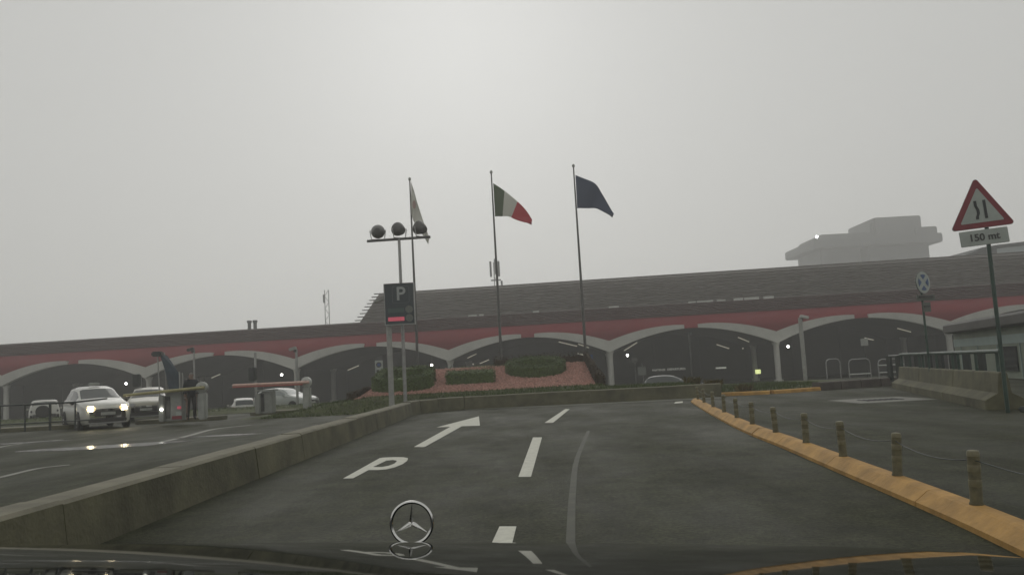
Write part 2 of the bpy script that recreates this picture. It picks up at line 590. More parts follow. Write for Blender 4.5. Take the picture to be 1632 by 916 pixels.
# lawn and raised flower bed behind the far wall
FK = [tuple(gnd(x, y).xy) for x, y in ((1103, 633), (1165, 630.5), (1227, 628), (1309, 622), (1436, 613))]
def front_y(x):
    """front edge of the grass: back of the far wall, then back of the yellow kerb"""
    if x < FK[0][0]:
        return wall_y(x) + 0.28
    for i in range(len(FK) - 1):
        if x <= FK[i + 1][0] or i == len(FK) - 2:
            t = (x - FK[i][0]) / (FK[i + 1][0] - FK[i][0])
            return FK[i][1] * (1 - t) + FK[i + 1][1] * t + 0.33
BX0, BX1, BY0, BY1 = -6.6, 3.15, 33.0, 37.7
def bed_mask(x):
    return smooth(BX0 - 0.5, BX0 + 0.9, x) * (1 - smooth(BX1 + 0.15, BX1 + 0.6, x))
def lawn_z(x, y):
    t = smooth(33.5, 45, y)
    base = 0.46 * (1 - t) + (H(x, y) + 0.03) * t
    if y < BY0:
        bed = 0.46 + (0.60 - 0.46) * smooth(wall_y(x), BY0, y)
    elif y <= BY1:
        bed = 0.60 + 0.21 * (y - BY0)
    else:
        bed = max(H(x, y) + 0.03, 0.60 + 0.21 * (BY1 - BY0) - 0.45 * (y - BY1 - 0.3))
    k = bed_mask(x)
    e = 1 - smooth(-8.6, -6.8, -x) if x < 0 else 1.0
    z = base * (1 - k) + bed * k
    if x < -6.5:                                     # falls away to the left
        q = smooth(-10.5, -6.8, x)
        z = z * q + (H(x, y) + 0.02) * (1 - q)
    if x < -3.75:                                    # grassy slope where no wall retains it
        z *= smooth(0.2, 1.7, y - wall_y(x))
    if x > FK[0][0]:
        k = smooth(0, 2.0, x - FK[0][0])
        z = z * (1 - .7 * k) * (smooth(-.3, 2.2, y - front_y(x)) * k + 1 - k)
    if x > 12:
        q = 1 - smooth(12, 15, x)
        z = z * q + (H(x, y) + 0.02) * (1 - q)
    return z
g = MB()
nx, ny = 90, 60
vs = []
for j in range(ny + 1):
    for i in range(nx + 1):
        x = -11 + 27 * i / nx
        y0 = front_y(x)
        y = y0 + (49 - y0) * (j / ny)
        vs.append((x, y, lawn_z(x, y)))
g.add(vs, [(j * (nx + 1) + i, j * (nx + 1) + i + 1, (j + 1) * (nx + 1) + i + 1, (j + 1) * (nx + 1) + i) for j in range(ny) for i in range(nx)])
tag(g.build('lawn', 'lawn', smooth_=True), kind='structure')
# left grass bank behind the barriers
g = MB()
vs = []
for j in range(25):
    for i in range(41):
        x = -30 + 22 * i / 40
        y = 40 + 13 * j / 24
        e = smooth(0, 0.12, j / 24) * smooth(0, 0.06, i / 40) * smooth(0, 0.06, 1 - i / 40)
        vs.append((x, y, H(x, y) + 0.02 + 0.16 * e))
g.add(vs, [(j * 41 + i, j * 41 + i + 1, (j + 1) * 41 + i + 1, (j + 1) * 41 + i) for j in range(24) for i in range(40)])
tag(g.build('grass_bank', 'lawn', smooth_=True), kind='structure')
# gravel sheet on the bed
g = MB()
vs = []
for j in range(21):
    for i in range(61):
        x = BX0 + (BX1 - BX0) * i / 60
        y = BY0 + (BY1 - BY0) * j / 20
        vs.append((x, y, lawn_z(x, y) + 0.02))
g.add(vs, [(j * 61 + i, j * 61 + i + 1, (j + 1) * 61 + i + 1, (j + 1) * 61 + i) for j in range(20) for i in range(60)])
tag(g.build('flower_bed', 'gravel_base', smooth_=True), kind='structure')
g = MB()
for k in range(9000):
    x = random.uniform(BX0, BX1); y = random.uniform(BY0, BY1)
    r = random.uniform(0.02, 0.055)
    c = Vector((x, y, lawn_z(x, y) + 0.02))
    a = random.uniform(0, 6.28)
    p = [c + Vector((r * math.cos(a + q * 2.09) * random.uniform(.7, 1.3), r * math.sin(a + q * 2.09) * random.uniform(.7, 1.3), random.uniform(-.01, 0.01))) for q in range(3)]
    g.add(p + [c + Vector((random.uniform(-.01, .01), random.uniform(-.01, .01), r * random.uniform(.6, 1.2)))], [(0, 1, 3), (1, 2, 3), (2, 0, 3)])
tag(g.build('gravel', 'gravel', fix=False), 'reddish pink gravel covering the raised flower bed', 'gravel', kind='stuff')
g = MB()
def blade(x, y, z, h):
    a = random.uniform(0, 6.28)
    d = Vector((math.cos(a), math.sin(a), 0))
    c = Vector((x, y, z))
    g.add([c - d * 0.018, c + d * 0.018, c + Vector((random.uniform(-.05, .05), random.uniform(-.05, .05), h))], [(0, 1, 2)])
for k in range(34000):
    x = random.uniform(-10, 14)
    y = front_y(x) + 0.02 + (random.random() ** 1.7) * 13
    if BX0 - .1 < x < BX1 + .1 and BY0 - 0.05 < y < BY1 + .1:
        continue
    blade(x, y, lawn_z(x, y) - 0.01, random.uniform(0.04, 0.13))
for k in range(9000):
    x = random.uniform(-29, -8.5); y = random.uniform(40.6, 50)
    blade(x, y, H(x, y) + 0.15, random.uniform(0.04, 0.13))
tag(g.build('grass', 'grass', fix=False), 'short green grass on the verges behind the low walls', 'grass', kind='stuff')

# ------------------------------------------------------------------ low concrete walls
def wall_piece(a, b, wid, h, name, parent, batter=0.05, gap=0.002, side=1):
    """a,b: face-side bottom points; wall thickness extends to 'side' (+1 = left of a->b)"""
    a = Vector((a[0], a[1], 0)); b = Vector((b[0], b[1], 0))
    d = (b - a).normalized()
    n = Vector((-d.y, d.x, 0)) * side
    a = a + d * gap; b = b - d * gap
    h2 = h + random.uniform(-0.008, 0.008)
    j = random.uniform(-0.008, 0.008)
    prof = [(0, -0.02), (batter, h2 - 0.03), (batter + 0.03, h2), (wid - 0.03, h2), (wid, h2 - 0.03), (wid, -0.02)]
    rings = [[p + n * (u + j) + Vector((0, 0, z)) for u, z in prof] for p in (a, b)]
    mb = MB()
    mb.sweep(rings)
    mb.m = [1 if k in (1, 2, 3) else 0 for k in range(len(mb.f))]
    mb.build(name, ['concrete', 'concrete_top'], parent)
lw = thing('low_concrete_wall', 'long stained low concrete wall along the left edge of the road', 'wall', (-3.65, 15, 0))
ylist = [-3 + 2.4 * k for k in range(14)]
for k in range(len(ylist) - 1):
    y0, y1 = ylist[k], ylist[k + 1]
    def lx(y):
        return -3.6 - 0.35 * smooth(27, 31, y) * 0.3
    wall_piece((lx(y0), y0), (lx(y1), y1), 0.42, 0.44 + 0.0, 'wall_block', lw, side=1)
fw = thing('low_concrete_wall', 'low brownish concrete wall across the road end below the flower bed', 'wall', (0, wall_y(0), 0))
cor = [(-3.62, 28.2), (-3.45, 29.3), (-2.9, 30.1), (-2.0, wall_y(-2.0))]
for k in range(3):
    wall_piece(cor[k], cor[k + 1], 0.4, 0.47, 'wall_block', fw, side=1)
xx = [-2.0 + 1.55 * k for k in range(7)]
for k in range(6):
    wall_piece((xx[k], wall_y(xx[k])), (xx[k + 1], wall_y(xx[k + 1])), 0.34, 0.48, 'wall_block', fw, side=1)
gb = MB()
gp = [Vector((x, wall_y(x), 0.004)) for x in (-2.0, 1, 4, 7.2)]
gb.add([p + Vector((0, -1.05 if i > 0 else -0.25, 0)) for i, p in enumerate(gp)] + gp, [(0, 1, 5, 4), (1, 2, 6, 5), (2, 3, 7, 6)])
tag(gb.build('gutter', 'gutter'), kind='structure')

# ------------------------------------------------------------------ yellow divider kerb with bollards
kpx = [(1632, 888.5), (1525, 836.5), (1414, 787), (1340, 755), (1247, 714), (1180, 686), (1128, 658), (1101, 641)]
kpts = [tuple(gnd(x, y).xy) for x, y in kpx]
_d = (Vector(kpts[0]) - Vector(kpts[1])).normalized()
kpts = [tuple(Vector(kpts[0]) + _d * 3.8), tuple(Vector(kpts[0]) + _d * 1.8)] + kpts
kc = catmull([Vector((x, y, 0)) for x, y in kpts], 8)
acc = [0]
for i in range(1, len(kc)):
    acc.append(acc[-1] + (kc[i] - kc[i - 1]).length)
def along(s):
    for i in range(1, len(acc)):
        if acc[i] >= s or i == len(acc) - 1:
            t = (s - acc[i - 1]) / (acc[i] - acc[i - 1])
            p = kc[i - 1].lerp(kc[i], t)
            d = (kc[i] - kc[i - 1]).normalized()
            return p, d
kerb = thing('divider_kerb', 'worn yellow painted concrete divider kerb along the right road edge', 'kerb', (3.4, 7.2, 0))
KPROF = [(0, -0.02), (0, 0.04), (0.02, 0.055), (0.1, 0.12), (0.125, 0.13), (0.215, 0.13), (0.235, 0.115), (0.24, -0.02)]
tot = acc[-1]
piece_ends = [0, 3.0, 5.6, 8.2, 10.8, 12.6, 15.4, 18.0, 20.6, 23.2, tot]
piece_ends = [e for e in piece_ends if e < tot - 1] + [tot]
for k in range(len(piece_ends) - 1):
    s0, s1 = piece_ends[k] + 0.006, piece_ends[k + 1] - 0.006
    if k == 4: s1 -= 0.05
    rings = []
    for q in range(9):
        p, d = along(s0 + (s1 - s0) * q / 8)
        n = Vector((d.y, -d.x, 0))
        rings.append([p + n * u + Vector((0, 0, z)) for u, z in KPROF])
    if k == len(piece_ends) - 2:                     # rounded nose
        p, d = along(tot)
        n = Vector((d.y, -d.x, 0))
        for e, sc in ((0.18, 0.8), (0.28, 0.45)):
            rings.append([p + d * e + n * (0.12 + (u - 0.12) * sc) + Vector((0, 0, z * (0.6 + 0.4 * sc))) for u, z in KPROF])
    mb = MB()
    mb.sweep(rings)
    mb.build('kerb_stone', 'yellow', kerb)
ORD = ['nearest', 'second nearest', 'third nearest', 'fourth nearest', 'fifth nearest', 'sixth nearest', 'seventh nearest', 'eighth nearest', 'ninth nearest', 'tenth nearest', 'farthest']
bb = [(1552, 803), (1433, 757), (1351, 726), (1289, 705), (1244, 688), (1207, 675), (1180, 665), (1158, 656), (1138, 648), (1121, 641), (1108, 636)]
bpos = []
for k, (px, py) in enumerate(bb):
    p = gnd(px, py, 0.13)
    # snap to the kerb's crown
    best = min(range(0, 400), key=lambda q: abs(along(tot * q / 399)[0].y - p.y))
    q, d = along(min(tot * best / 399, tot - 0.1))
    n = Vector((d.y, -d.x, 0))
    c = q + n * 0.17
    lean = random.uniform(-0.07, 0.07)
    b = thing('bollard', f'{ORD[k]} stubby yellow-brown bollard on the yellow divider kerb', 'bollard', (c.x, c.y, 0.13), 0, 'bollards along the yellow kerb')
    b.rotation_euler = (random.uniform(-.03, .03), lean, random.uniform(0, 6))
    r = 0.043
    MB().lathe((0, 0, 0), [(r * 1.12, 0), (r * 1.12, .012), (r, .02), (r * .98, .34), (r * 0.8, .36)], 16).build('post', 'bollard', b, True, world=False)
    MB().lathe((0, 0, 0), [(r * 1.01, .345), (r * 1.01, .37), (r * .85, .385), (r * .3, .39)], 16).build('cap', 'bollard_band', b, True, world=False)
    for zz in (0.13, 0.235):
        MB().lathe((0, 0, 0), [(r + .0005, zz), (r + .0015, zz + .004), (r + .0015, zz + .046), (r + .0005, zz + .05)], 16).build('reflective_band', 'bollard_band', b, True, world=False)
    bpos.append(Vector((c.x, c.y, 0.45)))
mb = MB()
prev = Vector((3.25, 3.3, 0.48))
for k, p in enumerate([prev] + bpos[:-1]):
    q = bpos[k]
    pts = []
    for t in range(7):
        u = t / 6
        m = p.lerp(q, u)
        m.z -= 0.06 * 4 * u * (1 - u)
        pts.append(m)
    mb.tube(pts, 0.0045, 5)
tag(mb.build('wire', 'rail_dark'), 'thin slack dark wire strung between the yellow bollards', 'wire')

# far yellow kerb on the right and its grass-side stones
fk = thing('kerb', 'far yellow painted kerb in broken lengths beside the grass', 'kerb', (8, 30, 0))
def kerb_run(pts, parent, m, h=0.2, wdt=0.3, name='kerb_stone'):
    pts = [Vector((x, y, H(x, y))) for x, y in pts]
    rings = []
    for i, p in enumerate(pts):
        d = (pts[min(i + 1, len(pts) - 1)] - pts[max(i - 1, 0)]).normalized()
        n = Vector((-d.y, d.x, 0))
        rings.append([p + n * u + Vector((0, 0, z)) for u, z in ((0, -.02), (0.02, h - .03), (.05, h), (wdt - .03, h), (wdt, h - .03), (wdt, -.02))])
    MB().sweep(rings).build(name, m, parent)
def G2(px, py):
    return tuple(gnd(px, py).xy)
def seg(a, b, n=3):
    return [tuple(Vector(a).lerp(Vector(b), i / n)) for i in range(n + 1)]
kerb_run(seg(FK[0], FK[1]), fk, 'yellow', .13)
kerb_run(seg(Vector(FK[1]).lerp(Vector(FK[2]), .012), FK[2]), fk, 'yellow', .13)
kerb_run(seg(Vector(FK[2]).lerp(Vector(FK[3]), .09), FK[3]), fk, 'yellow', .13)
kd = thing('kerb', 'low dark concrete kerb blocks in front of the hoop railings', 'kerb', (FK[3][0], FK[3][1], 0))
for k in range(4):
    a = Vector(FK[3]).lerp(Vector(FK[4]), k / 4 + .004); b = Vector(FK[3]).lerp(Vector(FK[4]), k / 4 + .246)
    kerb_run([tuple(a), tuple(b)], kd, 'curb_dark', .3, .5, 'kerb_block')

# ------------------------------------------------------------------ terminal building
TH = math.atan(-0.1)
TA = Vector((math.cos(TH), math.sin(TH), 0))
TN = Vector((-math.sin(TH), math.cos(TH), 0))
def T(s, o, z):
    return Vector((0, 80, 0)) + TA * s + TN * o + Vector((0, 0, z))
BAY = 15.75
def tip(k):
    return -6.6 + BAY * k
GZ = -1.0
ZT = 2.72
def low(t):    # t 0 at the springing, 1 at the crown
    return ZT + 1.9 * (1 - (1 - t) ** 1.9)
def thick(t):
    return 0.84 * (1 - t) ** 0.9 + 0.26
term = thing('terminal', 'long red airport terminal with white scalloped arches and grey louvred roof', 'building', (0, 80, GZ))
GAP = 0.66
Z1, O1 = 5.95, 1.9      # top of red skin
Z2, O2 = 7.25, 3.6      # ledge
K0, K1 = -5, 6
for k in range(K0, K1):
    a, bq = tip(k), tip(k + 1)
    half = BAY / 2
    N = 16
    tmax = (half - GAP) / half
    for side in (0, 1):
        fr, bk = [], []
        for i in range(N + 1):
            t = tmax * i / N
            s = a + t * half if side == 0 else bq - t * half
            tz = low(t)
            fr.append((s, tz)); bk.append((s, tz + thick(t) * (1 if i else 1)))
        mb = MB()
        rings = []
        for i in range(N + 1):
            s, z0 = fr[i]; z1 = bk[i][1]
            rings.append([T(s, -0.22, z0), T(s, -0.22, z1), T(s, 0.25, z1), T(s, 0.25, z0)])
        mb.sweep(rings)
        mb.build('arch_fascia', 'fascia', term)
    # red skin of the bay, split in four panels
    cuts = [a, a + half / 2, a + half - GAP, a + half + GAP, bq - half / 2, bq]
    for c in range(5):
        c0, c1 = cuts[c], cuts[c + 1]
        rows = []
        M = 10
        vs = []
        for i in range(M + 1):
            s = c0 + (c1 - c0) * i / M
            t = 1 - abs(s - (a + half)) / half
            zb = low(t) + (thick(t) - 0.05 if c != 2 else 0.0)
            for q in range(8):
                z = zb + (Z1 - zb) * q / 7
                vs.append(T(s, -0.02 + (O1 + .02) * max(0, (z - 4.5) / (Z1 - 4.5)) ** 1.6, z))
        mb = MB()
        mb.add(vs, [(i * 8 + q, i * 8 + q + 1, (i + 1) * 8 + q + 1, (i + 1) * 8 + q) for i in range(M) for q in range(7)])
        mb.build('red_panel', 'red_panel', term, True)
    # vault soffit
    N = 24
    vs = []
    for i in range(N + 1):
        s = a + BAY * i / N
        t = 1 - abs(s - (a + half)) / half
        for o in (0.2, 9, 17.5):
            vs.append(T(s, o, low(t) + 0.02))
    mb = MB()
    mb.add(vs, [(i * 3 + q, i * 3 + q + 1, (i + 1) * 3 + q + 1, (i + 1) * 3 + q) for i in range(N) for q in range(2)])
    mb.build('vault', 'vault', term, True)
    # column at the springing
    for o in (0.55, 12.0):
        c = T(a, o, 0)
        mb = MB()
        mb.lathe((c.x, c.y, 0), [(0.42, GZ), (0.42, GZ + .25), (0.27, GZ + .3), (0.27, ZT - .3), (0.4, ZT + .1)], 16)
        mb.build('column', 'fascia', term, True)
    # rear glazed wall with mullions
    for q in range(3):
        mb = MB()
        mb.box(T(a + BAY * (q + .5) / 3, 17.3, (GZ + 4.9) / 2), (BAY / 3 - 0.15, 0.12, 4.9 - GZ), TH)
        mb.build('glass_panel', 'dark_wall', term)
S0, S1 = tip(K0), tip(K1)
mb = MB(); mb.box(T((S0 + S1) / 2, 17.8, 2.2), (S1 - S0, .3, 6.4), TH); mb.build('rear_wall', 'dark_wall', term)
# lower louvres: projecting lips over a sloping backing
def louvre(s0, s1, o, z, dep, th, name, m):
    mb = MB()
    mb.box(T((s0 + s1) / 2, o + dep / 2 - .3, z), (s1 - s0, dep, th), rot=Matrix.Rotation(TH, 3, 'Z') @ Matrix.Rotation(R(-6), 3, 'X'))
    return mb.build(name, m, term)
NL = 7
for i in range(NL):
    u = (i + .5) / NL
    louvre(S0, S1, O1 + (O2 - O1) * u, Z1 + (Z2 - Z1) * u, .3, .05, 'louvre', 'louvre_red_lip')
mb = MB()
mb.add([T(S0, O1 - .02, Z1 - .02), T(S1, O1 - .02, Z1 - .02), T(S1, O2 + .1, Z2), T(S0, O2 + .1, Z2)], [(0, 1, 2, 3)])
mb.build('lower_cladding', 'louvre_red', term)
mb = MB()
mb.box(T((S0 + S1) / 2, O2 + .1, Z2 + .05), (S1 - S0, 0.5, 0.12), TH)
mb.build('ledge', 'ledge', term)
mb = MB()
mb.box(T((S0 + S1) / 2, O2 + 7.5, Z2 - .08), (S1 - S0, 14.5, 0.2), TH)
mb.build('lower_roof', 'roof_sheet', term)
# upper louvred storey
NU = 9
Z3, O3 = 10.95, 9.3
UE = []
for i in range(NU):
    u = (i + 0.5) / NU
    z = Z2 + 0.12 + (Z3 - Z2 - .12) * u
    o = O2 + .5 + (O3 - O2 - .5) * u
    y = 80 + o
    e = (545 + 30 * u - 816) / F * y + 0.25
    UE.append(e)
    louvre(e, S1, o, z + .05, .33, .05, 'roof_louvre', 'louvre_grey_lip')
mb = MB()
b0, b1 = UE[0] + .45, UE[-1] + .45
poly = [T(b0, O2 + .55, Z2 + .05), T(S1, O2 + .55, Z2 + .05), T(S1, O3 + .1, Z3 - .1), T(b1, O3 + .1, Z3 - .1),
        T(b0, O3 + 22, Z2 + .05), T(S1, O3 + 22, Z2 + .05), T(S1, O3 + 22, Z3 - .1), T(b1, O3 + 22, Z3 - .1)]
mb.add(poly, [(0, 1, 2, 3), (3, 2, 6, 7), (4, 0, 3, 7), (1, 5, 6, 2), (5, 4, 7, 6)])
mb.build('upper_storey', 'louvre_grey', term)
# pale plates added on the ledge, their white standing in for glints of light
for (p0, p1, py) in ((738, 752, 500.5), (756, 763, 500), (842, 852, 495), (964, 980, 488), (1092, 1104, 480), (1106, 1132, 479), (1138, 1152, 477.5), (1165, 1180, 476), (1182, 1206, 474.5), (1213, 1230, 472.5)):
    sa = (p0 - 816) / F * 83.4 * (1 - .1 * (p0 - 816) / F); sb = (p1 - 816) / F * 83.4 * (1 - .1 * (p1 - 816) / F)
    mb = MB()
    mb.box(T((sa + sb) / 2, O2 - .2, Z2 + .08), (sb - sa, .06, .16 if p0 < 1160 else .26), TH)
    mb.build('glint_plate', 'white_paint', term)
# lights under the vaults
def vault_light(px, py, dx, slope, m='tube_on', o=6):
    y = 80 + o
    p = at(px, py, y - .1 * (px - 816) / F * y)
    hw = dx / F * y / 2
    d = Vector((1, -.1, -slope)).normalized()
    MB().tube([p - d * hw, p + d * hw], 0.055, 8).build('light_tube', m, term)
for px, py, dx, sl in ((344, 599, 16, -.35), (515, 581, 22, -.4), (563, 586, 20, -.35), (752, 567, 16, -.4), (772, 576, 16, -.35), (930, 551, 18, .42), (925, 564, 10, .3), (1152, 552, 20, .4), (1185, 541, 18, .5), (1441, 526, 20, .35), (1385, 540, 14, .3), (905, 548, 30, .3), (1005, 552, 24, -.55)):
    vault_light(px, py, dx, sl)
for px, py in ((201, 611), (449, 597), (688, 582), (1000, 566), (1256, 552), (933, 568), (754, 580), (1184, 555)):
    y = 80.0 if px not in (754, 1184, 933) else 92
    p = at(px, py, y - .1 * (px - 816) / F * y - .6)
    r = 0.115 if y == 80 else 0.09
    MB().lathe(p, [(r * .3, -r), (r * .85, -r * .6), (r, 0), (r * .85, r * .6), (r * .3, r)], 12).build('globe_light', 'lamp_on' if y == 80 else 'tube_on', term, True)
mb = MB()
c = at(1050, 589, 92)
put_text(mb, 'PARTENZE', 0.3, at(1050, 589.5, 92), TH, .02)
mb.build('lettering', 'text_lit', term)
mb = MB()
put_text(mb, 'DEPARTURES', 0.34, at(1078, 588, 92), TH, .02)
mb.build('lettering', 'text_lit', term)
mb = MB(); mb.box(at(1149, 586, 92), (1.15, .08, .18), TH); mb.build('lit_panel', 'text_lit', term)
mb = MB(); mb.box(at(1208, 592, 88), (.55, .08, .45), TH); mb.build('exit_panel', 'sign_lit', term)

# far buildings, masts
def lattice_mast(name, label, px, pytop, pybot, Y, wdt):
    a = at(px, pytop, Y); b = at(px + 2, pybot, Y)
    t = thing(name, label, 'mast', (b.x, b.y, 0))
    for sx in (-1, 1):
        MB().tube([(b.x + sx * wdt / 2, b.y, 0), (b.x + sx * wdt / 2, b.y, a.z)], 0.07, 6).build('upright', 'tower', t)
    n = int((a.z) / 1.1)
    for i in range(n):
        z0 = a.z * i / n; z1 = a.z * (i + 1) / n
        sx = 1 if i % 2 else -1
        MB().tube([(b.x - sx * wdt / 2, b.y, z0), (b.x + sx * wdt / 2, b.y, z1)], 0.045, 5).build('brace', 'tower', t)
    return t, a, b
t, a, b = lattice_mast('antenna_mast', 'thin hazy lattice antenna mast behind the lower terminal roof', 520, 462, 517, 150, 0.75)
MB().box((b.x - .5, b.y, a.z - 1.6), (.35, .3, 1.5)).build('antenna_panel', 'tower', t)
t, a, b = lattice_mast('antenna_mast', 'hazy telecom mast with panel antennas behind the middle flagpole', 789, 418, 458, 130, 0.5)
for dx, dz in ((-.75, .1), (0.55, .1), (0, .5)):
    MB().rbox((b.x + dx, b.y - .25, a.z - 1.2 + dz), (.32, .2, 2.5), .05).build('antenna_panel', 'tower', t)
MB().box((b.x, b.y - .1, a.z - 2.9), (1.6, .15, .2)).build('antenna_frame', 'tower', t)
MB().box((b.x + .9, b.y - .1, a.z - 3.4), (.3, .3, .7)).build('antenna_panel', 'tower', t)
p = at(402, 517, 100)
t = thing('roof_vent', 'small hazy twin vent stub on the left terminal roof', 'vent', (p.x, p.y, 6.8))
for dx in (-.35, .35):
    MB().lathe((p.x + dx, p.y, 6.8), [(.22, 0), (.22, p.z - 6.6), (.3, p.z - 6.55), (.3, p.z - 6.3)], 10).build('vent_pipe', 'tower', t)

# hazy tower block with overhanging deck
TY = 270
def tp(px, py):
    return at(px, py, TY)
tw = thing('control_building', 'hazy grey tower block with wide overhanging deck behind the terminal', 'building', (tp(1400, 560).x, TY, -1))
def block(px0, px1, zt_px, zb, dep, name, m, y0=0.0):
    a = tp(px0, zt_px); b = tp(px1, zt_px - (px1 - px0) * 0.054)
    ztop = (a.z + b.z) / 2
    mb = MB()
    mb.rbox(((a.x + b.x) / 2, TY + dep / 2 + y0, (ztop + zb) / 2), (b.x - a.x, dep, ztop - zb), .3)
    return mb.build(name, m, tw)
zdeck_b = tp(1300, 397).z
block(1309, 1374, 383, -1, 22, 'shaft', 'tower', 2)
block(1386, 1484, 383, -1, 24, 'shaft', 'tower', 2)
block(1374, 1386, 395, -1, 3, 'stair_core', 'pale_roof', 16)
block(1294, 1497, 383, zdeck_b, 30, 'deck', 'tower', -2)
block(1310, 1392, 373, zdeck_b + 1, 22, 'deck_parapet', 'tower', 1)
block(1397, 1472, 345, zdeck_b + 1, 22, 'upper_block', 'tower', 2)
block(1393, 1400, 352, zdeck_b + 1, 18, 'upper_step', 'tower', 3)
block(1462, 1496, 361, zdeck_b + 1, 20, 'side_block', 'tower', 1)
block(1476, 1495, 398, -1, 12, 'low_block', 'tower', 10)
for i in range(5):
    a = tp(1404 + i * 13, 352 - i * .7)
    MB().box((a.x + .7, TY + 1.95, a.z - 1.0), (1.5, .2, 1.6)).build('window', 'tower_glass', tw)
for i in range(5):
    a = tp(1318 + i * 12, 390 - i * .7)
    MB().box((a.x + .7, TY - 2.05, a.z), (1.4, .2, 1.0)).build('window', 'tower_glass', tw)
p = tp(1300, 378)
MB().lathe(p + Vector((0, -1, 0)), [(.1, -.45), (.4, -.2), (.45, 0), (.4, .2), (.1, .4)], 10).build('deck_lamp', 'lamp_tower', tw, True)

# far hall at the right edge
ha = at(1500, 413, 112); hb = at(1760, 372, 112)
hall = thing('hall', 'hazy hall with pale curved roof edge behind the terminal at far right', 'building', (ha.x + 10, 112, -1))
roof = [(1498, 414), (1530, 409), (1548, 403), (1566, 394), (1590, 390), (1632, 385), (1760, 374)]
pts = [at(x, y, 112) for x, y in roof]
mb = MB(); mb.sweep([[p, p + Vector((0, 18, 0)), p + Vector((0, 18, -.35)), p + Vector((0, 0, -.35))] for p in pts]); mb.build('roof', 'tower', hall)
mb = MB(); mb.sweep([[Vector((p.x, 112.4, p.z - .36)), Vector((p.x, 129, p.z - .36)), Vector((p.x, 129, -1)), Vector((p.x, 112.4, -1))] for p in pts]); mb.build('wall', 'tower', hall)
mb = MB(); mb.sweep([[Vector((p.x, 112.3, p.z - .5)), Vector((p.x, 112.38, p.z - .5)), Vector((p.x, 112.38, p.z - 1.9)), Vector((p.x, 112.3, p.z - 1.9))] for p in pts[4:]]); mb.build('clerestory', 'pale_roof', hall)

# ================================================================== FLAGPOLES AND FLAGS
def flagpole(label, top, base_px, Y):
    a = at(*top, Y)
    bx = a.x + 0.02
    zb = lawn_z(bx, Y) if -11 < bx < 16 and Y < 49 else H(bx, Y)
    t = thing('flagpole', label, 'flagpole', (bx, Y, zb), 0, 'flagpoles on the flower bed')
    MB().tube([(bx, Y, zb), (bx, Y, (zb + a.z) / 2), (a.x, Y, a.z)], [0.085, 0.065, 0.035], 12).build('pole', 'steel_dark', t, True)
    MB().lathe((a.x, Y, a.z), [(.03, -.02), (.06, .02), (.085, .09), (.06, .16), (.02, .19)], 12).build('finial', 'white_dirty', t, True)
    MB().lathe((bx, Y, zb), [(.2, -.02), (.2, .06), (.1, .1), (.09, .4)], 12).build('base_collar', 'steel_dark', t, True)
    return a
flagpole('left flagpole carrying the limp white flag beside the floodlights', (653, 288), 0, 44.0)
flagpole('middle flagpole carrying the green, white and red flag', (783, 277), 0, 43.5)
flagpole('right flagpole carrying the dark blue flag', (914, 267), 0, 43.0)
def flag(label, top, bot, Y, cols, amp, phase):
    n, m = 48, 20
    tc = catmull([at(x, y, Y) for x, y in top], 12)
    bc = catmull([at(x, y, Y) for x, y in bot], 12)
    vs = []
    for i in range(n + 1):
        u = i / n
        p = lerp_poly(tc, u); q = lerp_poly(bc, u)
        for j in range(m + 1):
            v = j / m
            c = p.lerp(q, v)
            c.y += amp * u ** .7 * math.sin(phase + 9 * u + 3.2 * v) + 0.5 * amp * math.sin(4 * v + 15 * u) * u
            vs.append(c)
    mb = MB()
    for i in range(n):
        mb.slot = 0 if len(cols) == 1 or i / n < .25 else (1 if i / n < .49 else 2)
        for j in range(m):
            mb.f.append([i * (m + 1) + j, (i + 1) * (m + 1) + j, (i + 1) * (m + 1) + j + 1, i * (m + 1) + j + 1]); mb.m.append(mb.slot)
    mb.v = vs
    o = mb.build('flag', cols, None, True, fix=False)
    s = o.modifiers.new('thick', 'SOLIDIFY')
    s.thickness = 0.012
    return tag(o, label, 'flag')
flag('green, white and red flag drooping in the wind on the middle pole', [(786, 292), (800, 301), (817, 315), (832, 328), (843, 341), (848, 350)], [(789, 345), (798, 345), (810, 344.5), (820, 349), (835, 355), (847, 358)], 43.45, ['flag_green', 'flag_white', 'flag_red'], .16, 0.5)
flag('dark blue flag drooping in the wind on the right pole', [(917, 279), (932, 285), (949, 294), (960, 309), (971, 328), (978, 341)], [(920, 332), (935, 332), (948, 331.5), (958, 336), (968, 342), (976, 346)], 42.95, ['flag_blue'], .16, 1.3)
wf = flag('limp white flag with faint red emblem on the left pole', [(655, 290), (660, 304), (665, 322), (671, 342), (678, 362), (685, 381)], [(656, 342), (659, 352), (663, 360), (668, 367), (675, 376), (682, 388)], 43.95, ['flag_white'], .2, 2.1)
pc = at(660, 326, 43.65)
MB().prism([pc + Vector((.13 * math.cos(q * .785) * .8, 0, .24 * math.sin(q * .785))) for q in range(8)], (0, .01, 0)).build('emblem', 'flag_pink', wf)

